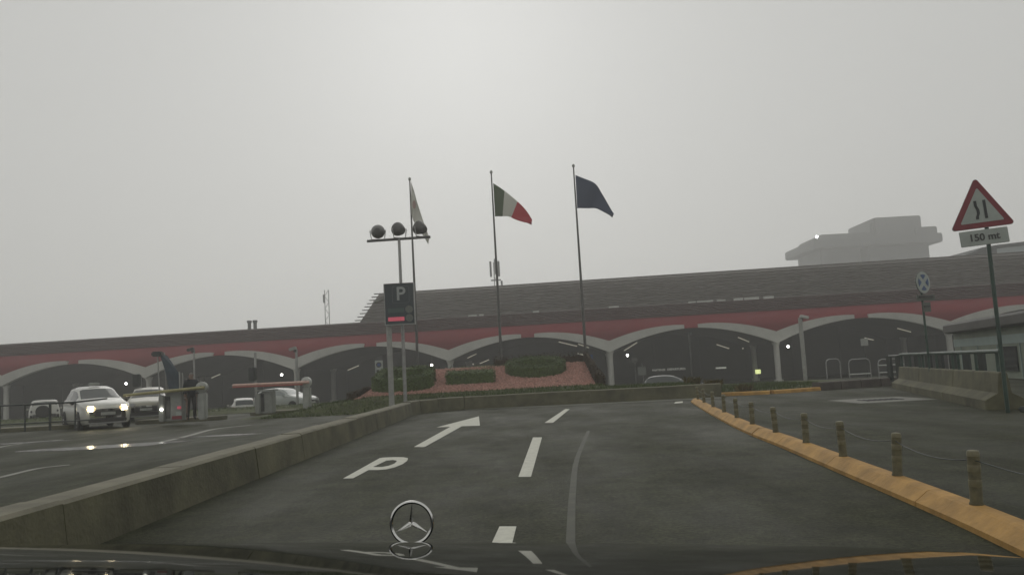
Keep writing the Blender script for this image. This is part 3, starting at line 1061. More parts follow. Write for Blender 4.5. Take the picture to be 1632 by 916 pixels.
# ================================================================== FLOODLIGHT MAST AND PARKING SIGN
MY = 31.6
mt = at(636, 381, MY)
mzb = lawn_z(mt.x + .0, MY)
mast = thing('floodlight_mast', 'tall grey mast with three floodlights on a crossbar behind the parking sign', 'floodlight mast', (mt.x, MY, mzb))
MB().tube([(mt.x, MY, mzb), (mt.x, MY, mt.z)], [.075, .055], 12).build('pole', 'steel', mast, True)
ca = at(585, 384.5, MY); cb = at(686, 377.5, MY)
MB().box((ca + cb) / 2, ((cb - ca).length, .09, .09), rot=Matrix.Rotation(-math.atan2(cb.z - ca.z, cb.x - ca.x), 3, 'Y')).build('crossbar', 'steel_dark', mast)
for px, py, yaw, tilt in ((602, 369, R(6), R(8)), (636.5, 366, R(35), R(18)), (670.5, 364, R(48), R(22))):
    c = at(px, py, MY)
    M = Matrix.Rotation(yaw, 3, 'Z') @ Matrix.Rotation(tilt, 3, 'X')
    prof = [(.05, -.26), (.13, -.25), (.19, -.15), (.235, 0), (.265, .1), (.275, .16), (.25, .17)]
    mb = MB(); mb.lathe((0, 0, 0), prof, 20, 'Y')
    mb.v = [c + M @ v for v in mb.v]
    fl = mb.build('floodlight', 'steel_dark', mast, True)
    mb = MB(); mb.lathe((0, 0, 0), [(.25, .165), (.25, .185), (.1, .2)], 20, 'Y'); mb.v = [c + M @ v for v in mb.v]
    mb.build('lens', 'glass_pale', fl)
    ex = Matrix.Rotation(yaw, 3, 'Z') @ Vector((1, 0, 0))
    bz = ca.z + (cb.z - ca.z) * (c.x - ca.x) / (cb.x - ca.x) + .04
    pts = [c + ex * .29 + Vector((0, 0, .05)), c + ex * .3, Vector((c.x, MY, bz)) + ex * .25, Vector((c.x, MY, bz)) - ex * .25, c - ex * .3, c - ex * .29 + Vector((0, 0, .05))]
    MB().tube(pts, .022, 6).build('yoke', 'steel', fl)
# side street lamp on the mast
la = at(598, 480, MY - .05); lb = at(614, 476, MY)
mb = MB(); mb.rbox((la + lb) / 2 + Vector((-.05, 0, -.02)), (.5, .2, .1), .04, rot=Matrix.Rotation(R(-18), 3, 'Y'))
mb.build('street_lamp_head', 'grey_post', mast, True)
MB().tube([lb + Vector((-.05, 0, 0)), Vector((mt.x, MY, lb.z + .05))], .028, 8).build('lamp_arm', 'steel', mast)

SY = 31.15
sc_ = at(637, 484.5, SY)
sx0 = at(622, 600, SY).x
szb = lawn_z(sx0, SY)
ps = thing('parking_sign', 'dark parking sign board with big letter P and red display bar', 'sign', (sx0, SY, szb))
SW, SH = 1.1, 1.53
SR = R(-2.2) * -1
def sp(u, v, o=0.0):
    """u,v from board centre in metres (right, up)"""
    return sc_ + Matrix.Rotation(0, 3, 'Y') @ Vector((u, -o, v))
MB().box(sp(0, 0), (SW, .14, SH)).build('board', 'sign_board', ps)
MB().box(sp(-SW / 2 - .018, 0), (.034, .18, SH + .07)).build('edge_trim', 'steel', ps)
MB().box(sp(SW / 2 + .018, 0), (.034, .18, SH + .07)).build('edge_trim', 'steel', ps)
MB().box(sp(0, -SH / 2 - .018), (SW, .18, .034)).build('edge_trim', 'steel', ps)
MB().box(sp(0, SH / 2 + .018), (SW, .18, .034)).build('edge_trim', 'steel_dark', ps)
mb = MB()
cx_, cz_, hw_, r_ = 0.06, .36, .32, .07
loop = []
for (qx, qz, a0) in ((1, 1, 0), (-1, 1, 90), (-1, -1, 180), (1, -1, 270)):
    for k in range(5):
        a = R(a0 + 22.5 * k)
        loop.append((cx_ + qx * (hw_ - r_) + r_ * math.cos(a), cz_ + qz * (hw_ - r_) + r_ * math.sin(a)))
mb.tube([sp(u, v, .075) for u, v in loop + loop[:1]], .009, 6, cap=False)
mb.build('border_line', 'sign_line', ps)
mb = MB(); put_text(mb, 'P', .72, sp(.06, .37, .078), 0, .006, .012); mb.build('letter_p', 'sign_letter', ps)
MB().box(sp(-.14, -.24, .075), (.62, .016, .16)).build('green_display', 'sign_green', ps)
MB().box(sp(-.14, -.57, .075), (.62, .016, .15)).build('red_display', 'sign_red', ps)
for v in (-.22, -.55):
    MB().lathe(sp(.36, v, .08), [(.02, -.012), (.145, -.01), (.145, .01)], 24, 'Y').build('round_lamp', 'sign_disc', ps)
MB().tube([(sx0, SY + .12, szb - .02), (sx0, SY + .12, sc_.z - SH / 2 + .5)], .105, 14).build('post', 'grey_post', ps, True)

# small upright no-parking panel left of the hedge
p = at(604, 585, 39)
zb = lawn_z(p.x, 39)
np_ = thing('no_parking_sign', 'small white no-parking panel on a post left of the hedges', 'sign', (p.x, 39, zb))
MB().box((p.x, 39, p.z), (.36, .03, .64)).build('panel', 'road_white', np_)
MB().lathe((p.x, 38.97, p.z + .12), [(.13, -.006), (.13, .006)], 20, 'Y').build('ring', 'curb_dark', np_)
MB().lathe((p.x, 38.955, p.z + .12), [(.085, -.006), (.085, .006)], 20, 'Y').build('disc', 'sign_blue', np_)
MB().box((p.x - .05, 38.975, p.z - .17), (.14, .01, .1)).build('pictogram', 'steel_dark', np_)
MB().tube([(p.x, 39.05, zb - .02), (p.x, 39.05, p.z + .2)], .03, 8).build('post', 'steel', np_)

# ================================================================== HEDGES
def leaves(mb, sampler, n, size):
    for k in range(n):
        p, nn = sampler()
        a = Vector((random.gauss(0, 1), random.gauss(0, 1), random.gauss(0, 1))).normalized()
        d = (nn * 1.9 + a * .9).normalized()
        t = d.cross(Vector((random.gauss(0, 1), random.gauss(0, 1), random.gauss(0, 1)))).normalized()
        b = d.cross(t)
        s = size * random.uniform(.6, 1.3)
        p = p + nn * random.uniform(-.03, .05)
        mb.add([p - t * s, p + b * s * .5, p + t * s, p - b * s * .5], [(0, 1, 2, 3)])
def box_hedge(label, x0, x1, y0, y1, h, m='leaf', dens=420, sz=.045):
    cxm, cym = (x0 + x1) / 2, (y0 + y1) / 2
    zf = lambda x, y: lawn_z(x, y)
    mb = MB()
    ins = .05
    n = 6
    rings = []
    for i in range(n + 1):
        x = x0 + ins + (x1 - x0 - 2 * ins) * i / n
        rings.append([Vector((x, y0 + ins, zf(x, y0))), Vector((x, y0 + ins, zf(x, y0) + h - ins)), Vector((x, y1 - ins, zf(x, y1) + h - ins)), Vector((x, y1 - ins, zf(x, y1)))])
    mb.sweep(rings)
    A = [(x1 - x0) * (y1 - y0), (x1 - x0) * h, (y1 - y0) * h, (y1 - y0) * h]
    def samp():
        r = random.uniform(0, sum(A))
        if r < A[0]:
            x, y = random.uniform(x0, x1), random.uniform(y0, y1)
            return Vector((x, y, zf(x, y) + h)), Vector((0, 0, 1))
        if r < A[0] + A[1]:
            x = random.uniform(x0, x1)
            return Vector((x, y0, zf(x, y0) + random.uniform(0, h))), Vector((0, -1, 0))
        s = 0 if r < A[0] + A[1] + A[2] else 1
        y = random.uniform(y0, y1); x = x1 if s else x0
        return Vector((x, y, zf(x, y) + random.uniform(0, h))), Vector((1 if s else -1, 0, 0))
    leaves(mb, samp, int(sum(A) * dens), sz)
    return tag(mb.build('hedge', m, fix=False), label, 'hedge')
def ring_hedge(label, cx, cy, rx, ry, wid, h, dens=480, square=2.0):
    mb = MB()
    def P(t, k):
        c, s = math.cos(t), math.sin(t)
        e = 2 / square
        ux = math.copysign(abs(c) ** e, c); uy = math.copysign(abs(s) ** e, s)
        return cx + (rx - k) * ux, cy + (ry - k) * uy
    N = 40
    rings = []
    for i in range(N + 1):
        t = 2 * math.pi * i / N
        xo, yo = P(t, .05); xi, yi = P(t, wid - .05)
        rings.append([Vector((xo, yo, lawn_z(xo, yo))), Vector((xo, yo, lawn_z(xo, yo) + h - .05)), Vector((xi, yi, lawn_z(xi, yi) + h - .05)), Vector((xi, yi, lawn_z(xi, yi)))])
    mb.sweep(rings, cap=False)
    per = 2 * math.pi * math.sqrt((rx * rx + ry * ry) / 2)
    def samp():
        t = random.uniform(0, 6.2832)
        r = random.random()
        if r < wid / (wid + 2 * h):
            x, y = P(t, random.uniform(0, wid))
            return Vector((x, y, lawn_z(x, y) + h)), Vector((0, 0, 1))
        k = 0 if r < (wid + h * 1.3) / (wid + 2 * h) else wid
        x, y = P(t, k)
        d = Vector((x - cx, y - cy, 0)).normalized() * (1 if k == 0 else -1)
        return Vector((x, y, lawn_z(x, y) + random.uniform(0, h))), d
    leaves(mb, samp, int(per * (wid + 2 * h) * dens), .045)
    return tag(mb.build('hedge', 'leaf', fix=False), label, 'hedge')
ring_hedge('squarish clipped green ring hedge behind the parking sign posts', at(643, 600, 34.6).x, 34.75, 1.28, 1.25, .48, .56, square=3.2)
hx0, hx1 = at(711, 600, 34.4).x, at(788, 600, 34.4).x
box_hedge('low rectangular green hedge in the middle of the gravel bed', hx0, hx1, 34.3, 35.0, .5)
ring_hedge('round clipped green ring hedge below the right flagpole', at(854, 590, 36.0).x, 36.1, 1.3, 1.28, .48, .45)
box_hedge('dark brownish hedge closing the right end of the gravel bed', BX1 + .02, BX1 + .4, 33.2, 37.9, .42, 'leaf_dark')
box_hedge('dark brownish hedge along the back of the gravel bed', -1.0, BX1, 37.65, 38.0, .34, 'leaf_dark')
box_hedge('dark brownish hedge sloping down the left end of the gravel bed', BX0 - .3, BX0 + .05, 33.2, 37.8, .3, 'leaf_dark')

# dry tufts at the kerb nose
def tuft(label, px, py, hgt, n):
    p = gnd(px, py, .4)
    p.y = front_y(p.x) + .4
    z = lawn_z(p.x, p.y)
    mb = MB()
    for k in range(n):
        a = random.uniform(0, 6.28); l = hgt * random.uniform(.5, 1)
        b = Vector((p.x + random.uniform(-.25, .25), p.y + random.uniform(-.15, .15), z - .01))
        d = Vector((math.cos(a) * .35, math.sin(a) * .35, 1)).normalized()
        s = Vector((-d.y, d.x, 0)).normalized() * .02
        mb.add([b - s, b + s, b + d * l * .6 + s, b + d * l + Vector((math.cos(a), math.sin(a), 0)) * l * .2, b + d * l * .6 - s], [(0, 1, 2, 3, 4)])
    tag(mb.build('dry_plant', 'plant', fix=False), label, 'plant')
tuft('dry olive plant tuft just beyond the tip of the yellow kerb', 1108, 615, .4, 120)
tuft('dry olive plant tuft right of the yellow kerb tip', 1132, 613, .5, 150)
tuft('dry olive plant tuft farthest right along the grass edge', 1164, 610, .45, 140)

# ================================================================== VEHICLES
HATCH = [(0.00, .26, .62, .7, .62, .5), (0.09, .2, .73, .82, .79, .62), (0.40, .18, .84, .93, .86, .68), (0.85, .18, .91, 1.0, .87, .7), (1.08, .18, .94, 1.03, .87, .72),
         (2.0, .18, .96, 1.44, .87, .6), (2.65, .18, .98, 1.51, .87, .61), (3.5, .18, .99, 1.47, .86, .59), (3.85, .2, .99, 1.38, .85, .57), (4.12, .24, .97, 1.05, .81, .6), (4.2, .34, .7, .74, .72, .56)]
SUV = [(0.00, .36, .8, .86, .68, .55), (0.1, .32, .9, .97, .8, .62), (0.6, .3, 1.0, 1.06, .86, .68), (1.2, .3, 1.04, 1.1, .87, .7), (1.35, .3, 1.06, 1.14, .87, .7),
       (1.85, .3, 1.08, 1.66, .87, .66), (2.6, .3, 1.08, 1.72, .87, .68), (3.7, .3, 1.08, 1.71, .87, .68), (3.98, .32, 1.08, 1.66, .86, .68), (4.1, .34, 1.06, 1.2, .84, .68), (4.15, .42, .8, .86, .8, .64)]
def car(label, loc, heading, paint, stations, lit=False, taxi=False, spare=False, group=None, plate=True, name='car', glass='car_glass'):
    """local frame: nose at the origin, body towards +y; heading turns it about z"""
    t = thing(name, label, 'car', loc, heading, group)
    st = [Vector(s[:3]) for s in stations]
    A = [s[0] for s in stations]
    def sec(y):
        for i in range(len(A) - 1):
            if y <= A[i + 1] + 1e-9:
                u = (y - A[i]) / (A[i + 1] - A[i])
                us = u
                return [stations[i][k] * (1 - us) + stations[i + 1][k] * us for k in range(1, 6)]
        return list(stations[-1][1:])
    ylist = []
    for i in range(len(A) - 1):
        n = max(2, int((A[i + 1] - A[i]) / .08))
        ylist += [A[i] + (A[i + 1] - A[i]) * k / n for k in range(n)]
    ylist.append(A[-1])
    # smooth the interpolated sections a little
    secs = [sec(y) for y in ylist]
    for _ in range(2):
        secs = [secs[0]] + [[(secs[i - 1][k] + 2 * secs[i][k] + secs[i + 1][k]) / 4 for k in range(5)] for i in range(1, len(secs) - 1)] + [secs[-1]]
    vlist = [0, .5, 1, 1.5, 2, 2.5, 3, 3.5, 4, 4.15, 4.4, 4.65, 4.85, 5, 5.25, 5.6, 6, 6.5, 7]
    def pt(i, v):
        zb, zs, zt, ws, wt = secs[i]
        key = [(0, zb), (ws * .9, zb), (ws * .985, zb + .1), (ws, (zb + zs) / 2 + .03), (ws * .97, zs), (wt + (ws - wt) * .06, zt - .075 * (1 if zt - zs > .2 else .4)), (wt * .82, zt - .02), (0, zt)]
        a = min(int(v), 6); u = v - a
        return (key[a][0] * (1 - u) + key[a + 1][0] * u, key[a][1] * (1 - u) + key[a + 1][1] * u)
    ys0, ys1 = A[4], A[5]
    yr0, yr1 = A[8], A[9]
    regions = {'body': MB(), 'windscreen': MB(), 'rear_window': MB(), 'side_window_l': MB(), 'side_window_r': MB()}
    for sgn in (1, -1):
        vid = {}
        for i in range(len(ylist) - 1):
            ym = (ylist[i] + ylist[i + 1]) / 2
            for j in range(len(vlist) - 1):
                vm = (vlist[j] + vlist[j + 1]) / 2
                key = 'body'
                if vm > 5.25 and ys0 + .06 < ym < ys1 - .05: key = 'windscreen'
                elif vm > 5.25 and yr0 + .02 < ym < yr1 - .04: key = 'rear_window'
                elif 4.15 < vm < 4.85 and ys0 + .42 < ym < yr0 - .12 and not (abs(ym - (ys1 + .62)) < .05): key = 'side_window_l' if sgn > 0 else 'side_window_r'
                q = []
                for (ii, vv) in ((i, vlist[j]), (i + 1, vlist[j]), (i + 1, vlist[j + 1]), (i, vlist[j + 1])):
                    x, z = pt(ii, vv)
                    q.append(Vector((sgn * x, ylist[ii], z)))
                regions[key].add(q, [(0, 1, 2, 3)])
    for key, mb in regions.items():
        if not mb.f: continue
        nm = 'side_window' if key.startswith('side') else key
        o = mb.build(nm, paint if key == 'body' else glass, t, False, world=False, fix=False)
        bm = bmesh.new(); bm.from_mesh(o.data)
        bmesh.ops.remove_doubles(bm, verts=bm.verts, dist=.0008)
        bmesh.ops.recalc_face_normals(bm, faces=bm.faces)
        bm.to_mesh(o.data); bm.free()
        o.data.polygons.foreach_set('use_smooth', [True] * len(o.data.polygons))
        o.data.set_sharp_from_angle(angle=R(35))
        if key != 'body': o.location = (0, 0, 0)
    L = A[-1]
    wr = .36 if spare else .31
    for y in (.78, L - .8):
        for sgn in (1, -1):
            MB().lathe((sgn * .83, y, wr + .02), [(wr + .045, -.06), (wr + .05, .052), (wr - .02, .054)], 24, 'X').build('wheel_arch', 'trim', t, world=False)
            wl = MB(); wl.lathe((sgn * .80, y, wr), [(wr * .6, -.1), (wr * .93, -.1), (wr, -.07), (wr, .07), (wr * .93, .1), (wr * .6, .1)], 24, 'X')
            wo = wl.build('wheel', 'tyre', t, True, world=False)
            rm = MB(); rm.lathe((sgn * .80, y, wr), [(wr * .6, -.085), (wr * .63, .085 if sgn > 0 else -.09), (wr * .2, .1)], 20, 'X')
            rm = MB()
            rm.lathe((sgn * .86, y, wr), [(wr * .6, -.05), (wr * .62, .045), (wr * .5, .03), (wr * .15, .05)] if sgn > 0 else [(wr * .15, -.05), (wr * .5, -.03), (wr * .62, -.045), (wr * .6, .05)], 20, 'X')
            rm.build('rim', 'rim', wo, True, world=False)
    zh = stations[1][2] + .0
    for sgn in (1, -1):
        hl = MB().rbox((sgn * .57, .08, zh - .01), (.34, .14, .2), .06, rz=sgn * .35).build('headlight', 'headlight_on' if lit else 'headlight_off', t, True, world=False)
        if lit:
            MB().lathe((sgn * .57, -.005, zh - .01), [(.03, -.03), (.075, -.015), (.08, .02)], 16, 'Y').build('bulb', 'bulb_on', hl, True, world=False)
        MB().rbox((sgn * .93, ys0 + .35, 1.0 if not spare else 1.15), (.18, .1, .13), .04).build('mirror', 'trim' if lit else paint, t, True, world=False)
        MB().rbox((sgn * .7, L - .03, zh + .12), (.1, .1, .16), .03).build('tail_light', 'trim' if spare else 'tail_red', t, True, world=False)
    MB().rbox((0, -.005, zh - .2), (.92, .09, .2), .03).build('grille', 'trim', t, True, world=False)
    MB().rbox((0, .02, stations[1][1] + .13), (1.3, .09, .16), .03).build('lower_intake', 'trim', t, True, world=False)
    MB().rbox((0, .0, stations[1][1] + .03), (1.3, .1, .05), .02).build('bumper_lip', 'rim', t, True, world=False)
    if plate:
        MB().box((0, -.05, zh - .2), (.5, .02, .11)).build('number_plate', 'white_dirty', t, world=False)
    if taxi:
        MB().rbox((0, ys1 + .35, stations[6][3] + .06), (.42, .16, .13), .04).build('roof_sign', 'white_dirty', t, True, world=False)
    if spare:
        MB().lathe((.1, L + .12, 1.0), [(.2, -.09), (.36, -.09), (.39, -.04), (.39, .06), (.34, .1), (.12, .1)], 24, 'Y').build('spare_wheel', 'tyre', t, True, world=False)
        MB().rbox((0, L - .01, .55), (1.5, .16, .18), .04).build('rear_bumper', 'trim', t, True, world=False)
    return t
p = gnd(172, 683)
car('white hatchback taxi with roof sign and glaring headlights at the far left', (p.x, p.y, 0), math.atan2(-p.x, p.y) + R(12), 'car_white', [(a, b, c * 1.06, d * 1.085, e, f) for a, b, c, d, e, f in HATCH], lit=True, taxi=True)
p = gnd(233, 671)
car('cream car waiting behind the taxi, half hidden by the yellowish barrier arm', (p.x, p.y, 0), math.atan2(-p.x, p.y) - R(3), 'car_cream', HATCH)
p = at(64, 650, 50)
th = math.atan2(p.x, p.y)
car('white off-road car seen from behind with dark spare wheel', (p.x - 4.2 * math.sin(-th) * 1 , p.y + 4.1, H(0, 51.5)), math.pi + -th * -1 * -1 + R(0), 'car_white', SUV, spare=True)
p = at(350, 645, 55)
car('white estate car beyond the left grass bank', (p.x, p.y + 4.2, H(0, 56)), math.pi + R(22), 'car_white', HATCH)
p = at(497, 630, 50.5)
car('silver car pointing left behind the gravel bed, its windscreen showing', (p.x, p.y, H(0, 50)), R(62), 'car_silver', HATCH, glass='glass_pale')
p = at(1118, 606, 60)
car('dark parked car beyond the grass under the fourth arch', (p.x, p.y, H(0, 60)), R(68), 'car_dark', HATCH)
# box truck behind the second ticket machine
p = at(456, 634, 58)
tr = thing('box_van', 'pale grey box van parked beyond the second ticket machine', 'van', (p.x, p.y, H(0, 58)))
z0 = H(0, 58)
MB().rbox((p.x, p.y + 1.5, z0 + 1.05), (1.75, 3.4, 1.2), .06).build('cargo_box', 'white_dirty', tr)
MB().rbox((p.x, p.y - .6, z0 + .8), (1.65, 1.0, .8), .12).build('cab', 'white_dirty', tr)
MB().box((p.x, p.y - 1.12, z0 + 1.0), (1.35, .03, .3)).build('windscreen', 'car_glass', tr)
for sx in (-.75, .75):
    for dy in (-.5, 2.3):
        MB().lathe((p.x + sx, p.y + dy, z0 + .33), [(.2, -.1), (.33, -.1), (.33, .1), (.2, .1)], 16, 'X').build('wheel', 'tyre', tr)

# own car bonnet in front of the camera
own = thing('car', 'dark glossy bonnet of the near car with a chrome star ornament', 'car', (-.197, 1.45, .968))
own.rotation_euler = (0, R(3.0), 0)
def bon_z(d):
    if d <= 1.45:
        return .945 + (.165 * (1.45 - d) + .0867 * ((1.45 ** 2 - d ** 2) / 2 - .9 * (1.45 - d)))
    e = d - 1.45
    return .945 - (.2127 * e + .16 * e * e + .9 * max(0, e - .25) ** 2)
def bon_p(x, d):
    c = abs(x) / .9
    return Vector((x, d - 1.45, bon_z(d) - .945 - .012 * c ** 2 - .10 * max(0, (c - .78) / .22) ** 2.4 - (.25 * max(0, c - 0.6) ** 2 * smooth(1.5, 1.95, d))))
ds = [.45 + 1.5 * i / 50 for i in range(51)]
def patch(x0, x1, n, name, m, ds_):
    xs_ = [x0 + (x1 - x0) * i / n for i in range(n + 1)]
    mb = MB()
    mb.add([bon_p(x, d) for d in ds_ for x in xs_], [(j * (n + 1) + i, j * (n + 1) + i + 1, (j + 1) * (n + 1) + i + 1, (j + 1) * (n + 1) + i) for j in range(len(ds_) - 1) for i in range(n)])
    return mb.build(name, m, own, True, world=False)
patch(-.745, .745, 40, 'bonnet', 'own_paint', ds)
for sgn in (1, -1):
    xa, xb = (.75, .9) if sgn > 0 else (-.9, -.75)
    patch(xa, xb, 16, 'wing', 'own_paint', ds)
    mb = MB()
    e = [bon_p(sgn * .9, d) for d in ds]
    mb.add([q for q in e] + [Vector((sgn * .93, q.y, -.35)) for q in e] + [Vector((sgn * .9, q.y, -.62)) for q in e], [(i, i + 1, 51 + i + 1, 51 + i) for i in range(50)] + [(51 + i, 51 + i + 1, 102 + i + 1, 102 + i) for i in range(50)])
    mb.build('wing_side', 'own_paint', own, True, world=False)
    mb = MB(); mb.lathe((sgn * .8, -.1, -.63), [(.19, -.1), (.3, -.1), (.315, -.06), (.315, .06), (.3, .1), (.19, .1)], 24, 'X')
    wo = mb.build('wheel', 'tyre', own, True, world=False)
    mb = MB(); mb.lathe((sgn * .83, -.1, -.63), [(.19, -.06), (.19, .06), (.05, .07)], 20, 'X'); mb.build('rim', 'rim', wo, world=False)
mb = MB()
fr = [bon_p(-.9 + 1.8 * i / 30, 1.95) for i in range(31)]
mb.add(fr + [Vector((q.x, q.y + .1, -.4)) for q in fr] + [Vector((q.x, q.y + .05, -.7)) for q in fr], [(i, i + 1, 31 + i + 1, 31 + i) for i in range(30)] + [(31 + i, 32 + i, 63 + i, 62 + i) for i in range(30)])
mb.build('front_bumper', 'own_paint', own, True, world=False)
orn = bpy.data.objects.new('star_ornament', None); COL.objects.link(orn); orn.parent = own
mb = MB()
RC = Vector((0, -.005, .034))
ring = [RC + Vector((.0355 * math.cos(R(7.5 * i)), 0, .0355 * math.sin(R(7.5 * i)))) for i in range(48)]
vs, fs = [], []
for i, q in enumerate(ring):
    dr = (q - RC).normalized()
    for k in range(8):
        a = R(45 * k)
        vs.append(q + dr * .003 * math.cos(a) + Vector((0, .0036 * math.sin(a), 0)))
for i in range(48):
    for k in range(8):
        fs.append((i * 8 + k, i * 8 + (k + 1) % 8, ((i + 1) % 48) * 8 + (k + 1) % 8, ((i + 1) % 48) * 8 + k))
mb.add(vs, fs)
mb.build('ring', 'chrome', orn, True, world=False)
mb = MB()
for k in range(3):
    a = R(90 + 120 * k)
    tp_ = RC + Vector((math.cos(a), 0, math.sin(a))) * .035
    pr = Vector((-math.sin(a), 0, math.cos(a))) * .0042
    bk = Vector((0, .0045, 0))
    base = RC
    mid = RC + Vector((math.cos(a), 0, math.sin(a))) * .004
    mb.add([tp_, mid + pr, base + bk, mid - pr, base - bk], [(0, 1, 4), (0, 4, 3), (0, 2, 1), (0, 3, 2), (1, 2, 4), (3, 4, 2)])
mb.build('star', 'chrome', orn, False, world=False)
MB().lathe((0, -.005, -.006), [(.011, 0), (.009, .003), (.004, .005), (.004, .007)], 16).build('foot', 'chrome', orn, True, world=False)

# ================================================================== LEFT PLAZA: islands, barriers, machines, rail, person
def island(label, px0, px1, py, dep, h=.15):
    a, b = gnd(px0, py), gnd(px1, py - (px1 - px0) * .054)
    Y = (a.y + b.y) / 2
    n = 24
    pts = []
    L = b.x - a.x; r = dep / 2
    for k in range(13):
        q = R(-90 + 180 * k / 12); pts.append((b.x - r + r * math.cos(q), Y + r + r * math.sin(q)))
    for k in range(13):
        q = R(90 + 180 * k / 12); pts.append((a.x + r + r * math.cos(q), Y + r + r * math.sin(q)))
    t = thing('traffic_island', label, 'traffic island', ((a.x + b.x) / 2, Y + r, 0))
    mb = MB(); mb.sweep([[Vector((x, y, z)) for x, y in pts] for z in (-.02, h)]); mb.build('kerb', 'concrete', t)
    cx_, cy_ = (a.x + b.x) / 2, Y + r
    mb = MB(); mb.sweep([[Vector((cx_ + (x - cx_) * .94, cy_ + (y - cy_) * .86, z)) for x, y in pts] for z in (h - .01, h + .012)]); mb.build('paving', 'concrete_top', t)
    return Y, r
island('small traffic island under the yellowish barrier and ticket machine', 206, 352, 677, 1.3)
island('small traffic island under the pink barrier and second ticket machine', 392, 512, 663, 1.3)
island('long dark traffic island under the railing at the far left', -160, 126, 698, 1.2)

def barrier(label, post_px, Y, arm_px, m, disc):
    p = at(*post_px, Y)
    t = thing('barrier_gate', label, 'barrier', (p.x, Y, .16))
    MB().rbox((p.x, Y, .16 + .5), (.3, .3, 1.0), .05).build('cabinet', 'white_dirty', t, True)
    pv = Vector((p.x, Y - .2, 1.2 + .0))
    MB().lathe((p.x, Y - .06, p.z), [(.16, -.13), (.205, -.1), (.205, .1), (.16, .13)], 20, 'Y').build('pivot_drum', 'white_paint' if disc else 'white_dirty', t, True)
    MB().lathe((p.x, Y - .2, p.z), [(.06, -.02), (.08, .02)], 12, 'Y').build('pivot_hub', 'steel_dark', t, True)
    e = at(*arm_px, Y - .25)
    s = Vector((p.x - .1, Y - .25, p.z - .01))
    rad = .06
    arm = MB()
    arm.tube([s + Vector((.25, 0, 0)), e], [rad, rad * .85], 8).build('arm', m, t)
    if disc:
        MB().tube([s + (e - s) * .0 + Vector((0, -.01, -.075)), e + Vector((0, -.01, -.07))], .035, 6).build('arm_skirt', 'arm_red', t)
    return t
pY = gnd(323, 669, .15).y + .1
barrier('barrier gate with dull yellowish arm in front of the cream car', (323, 617), pY + .3, (197, 630), 'arm_yellow', False)
pY2 = gnd(489, 656, .15).y + .1
barrier('barrier gate with pinkish red arm and round white drum', (489, 608.5), pY2 + .3, (371, 614), 'arm_pink', True)

def machine(label, px, Y, wdt, hgt, lights):
    p = at(px, 640, Y)
    t = thing('ticket_machine', label, 'ticket machine', (p.x, Y, .16))
    MB().rbox((p.x + .12, Y + .2, .16 + hgt / 2), (wdt, .5, hgt), .03).build('cabinet', 'machine', t, True)
    MB().rbox((p.x - wdt * .45, Y, .16 + hgt * .46), (.2, .4, hgt * .92), .03).build('front_column', 'machine', t, True)
    MB().box((p.x - wdt * .12, Y - .06, .16 + hgt * .5), (.16, .02, hgt * .8)).build('front_panel', 'machine_dark', t)
    MB().box((p.x - wdt * .12, Y - .085, .16 + hgt * .82), (.13, .02, .14)).build('screen', 'sign_black', t)
    MB().rbox((p.x + .08, Y + .15, .16 + hgt + .05), (wdt + .3, .7, .06), .02).build('hood', 'white_dirty', t, True)
    if lights:
        MB().lathe((p.x - wdt * .4, Y - .22, .16 + hgt * .44), [(.01, -.04), (.05, -.03), (.05, .02)], 10, 'Y').build('lamp', 'lamp_on', t, True)
        MB().box((p.x + .32, Y - .06, .16 + .26), (.2, .02, .14)).build('notice', 'road_white', t)
        MB().box((p.x + .34, Y - .06, .16 + .48), (.14, .02, .1)).build('warning_plate', 'sign_red', t)
        MB().box((p.x + .25, Y - .06, .16 + .12), (.36, .02, .12)).build('warning_plate', 'road_red', t)
    return t
machine('grey ticket machine with small lamp and red plates left of the person', 272, pY + .35, .62, 1.02, True)
machine('grey ticket machine under the pink barrier arm', 421, pY2 + .35, .46, .88, False)

# railing on the far-left island
ry = gnd(60, 694).y + .5
t = thing('railing', 'dark low railing in front of the white taxi at the far left', 'railing', (at(60, 650, ry).x, ry, .15))
x0 = at(-80, 650, ry).x; x1 = at(120, 650, ry).x
MB().tube([(x0, ry, 1.08), (x1, ry, 1.06), (x1 + .5, ry + 1.2, 1.12)], .03, 8).build('top_rail', 'rail_dark', t)
MB().tube([(x0, ry, .42), (x1 + .9, ry, .42)], .025, 8).build('bottom_rail', 'rail_dark', t)
n = 6
for k in range(n):
    x = x0 + (x1 - x0) * k / (n - 1)
    MB().tube([(x, ry, .14), (x, ry, 1.07)], .03, 8).build('post', 'rail_dark', t)
x = at(80, 650, ry).x
MB().tube([(x, ry, .14), (x, ry, 1.07)], .045, 8).build('post', 'rail_dark', t)

# blue folded awning on poles
AY = 36.0
t = thing('awning', 'dark blue sloping canvas shelter on thin poles behind the barrier', 'awning', (at(272, 640, AY).x, AY, 0))
for (px, py, yy) in ((251, 563, AY), (262, 562, AY + .6), (286, 592, AY), (291, 594, AY + .6)):
    a = at(px, py, yy)
    MB().tube([(a.x + (.12 if px < 270 else 0), yy, 0), a], .028, 8).build('pole', 'grey_post', t)
a0 = at(254, 562, AY - .05); a1 = at(262, 561, AY + .9); b0 = at(276, 618, AY - .05); b1 = at(291, 600, AY + .9)
q = [a0, at(267, 567, AY + .5), at(284, 592, AY + .5), at(288, 622, AY + .5), at(270, 622, AY - .05), at(263, 590, AY - .05)]
mb = MB(); mb.prism([q[0], q[1], q[2], q[5]], (0, .03, -.05)); mb.build('canvas', 'blue_cloth', t)
mb = MB(); mb.prism([q[5], q[2], q[3], q[4]], (0, .03, -.05)); mb.build('canvas', 'blue_cloth', t)
c = at(251, 564, AY)
MB().rbox(c, (.42, .4, .22), .05).build('gable_box', 'rail_dark', t)

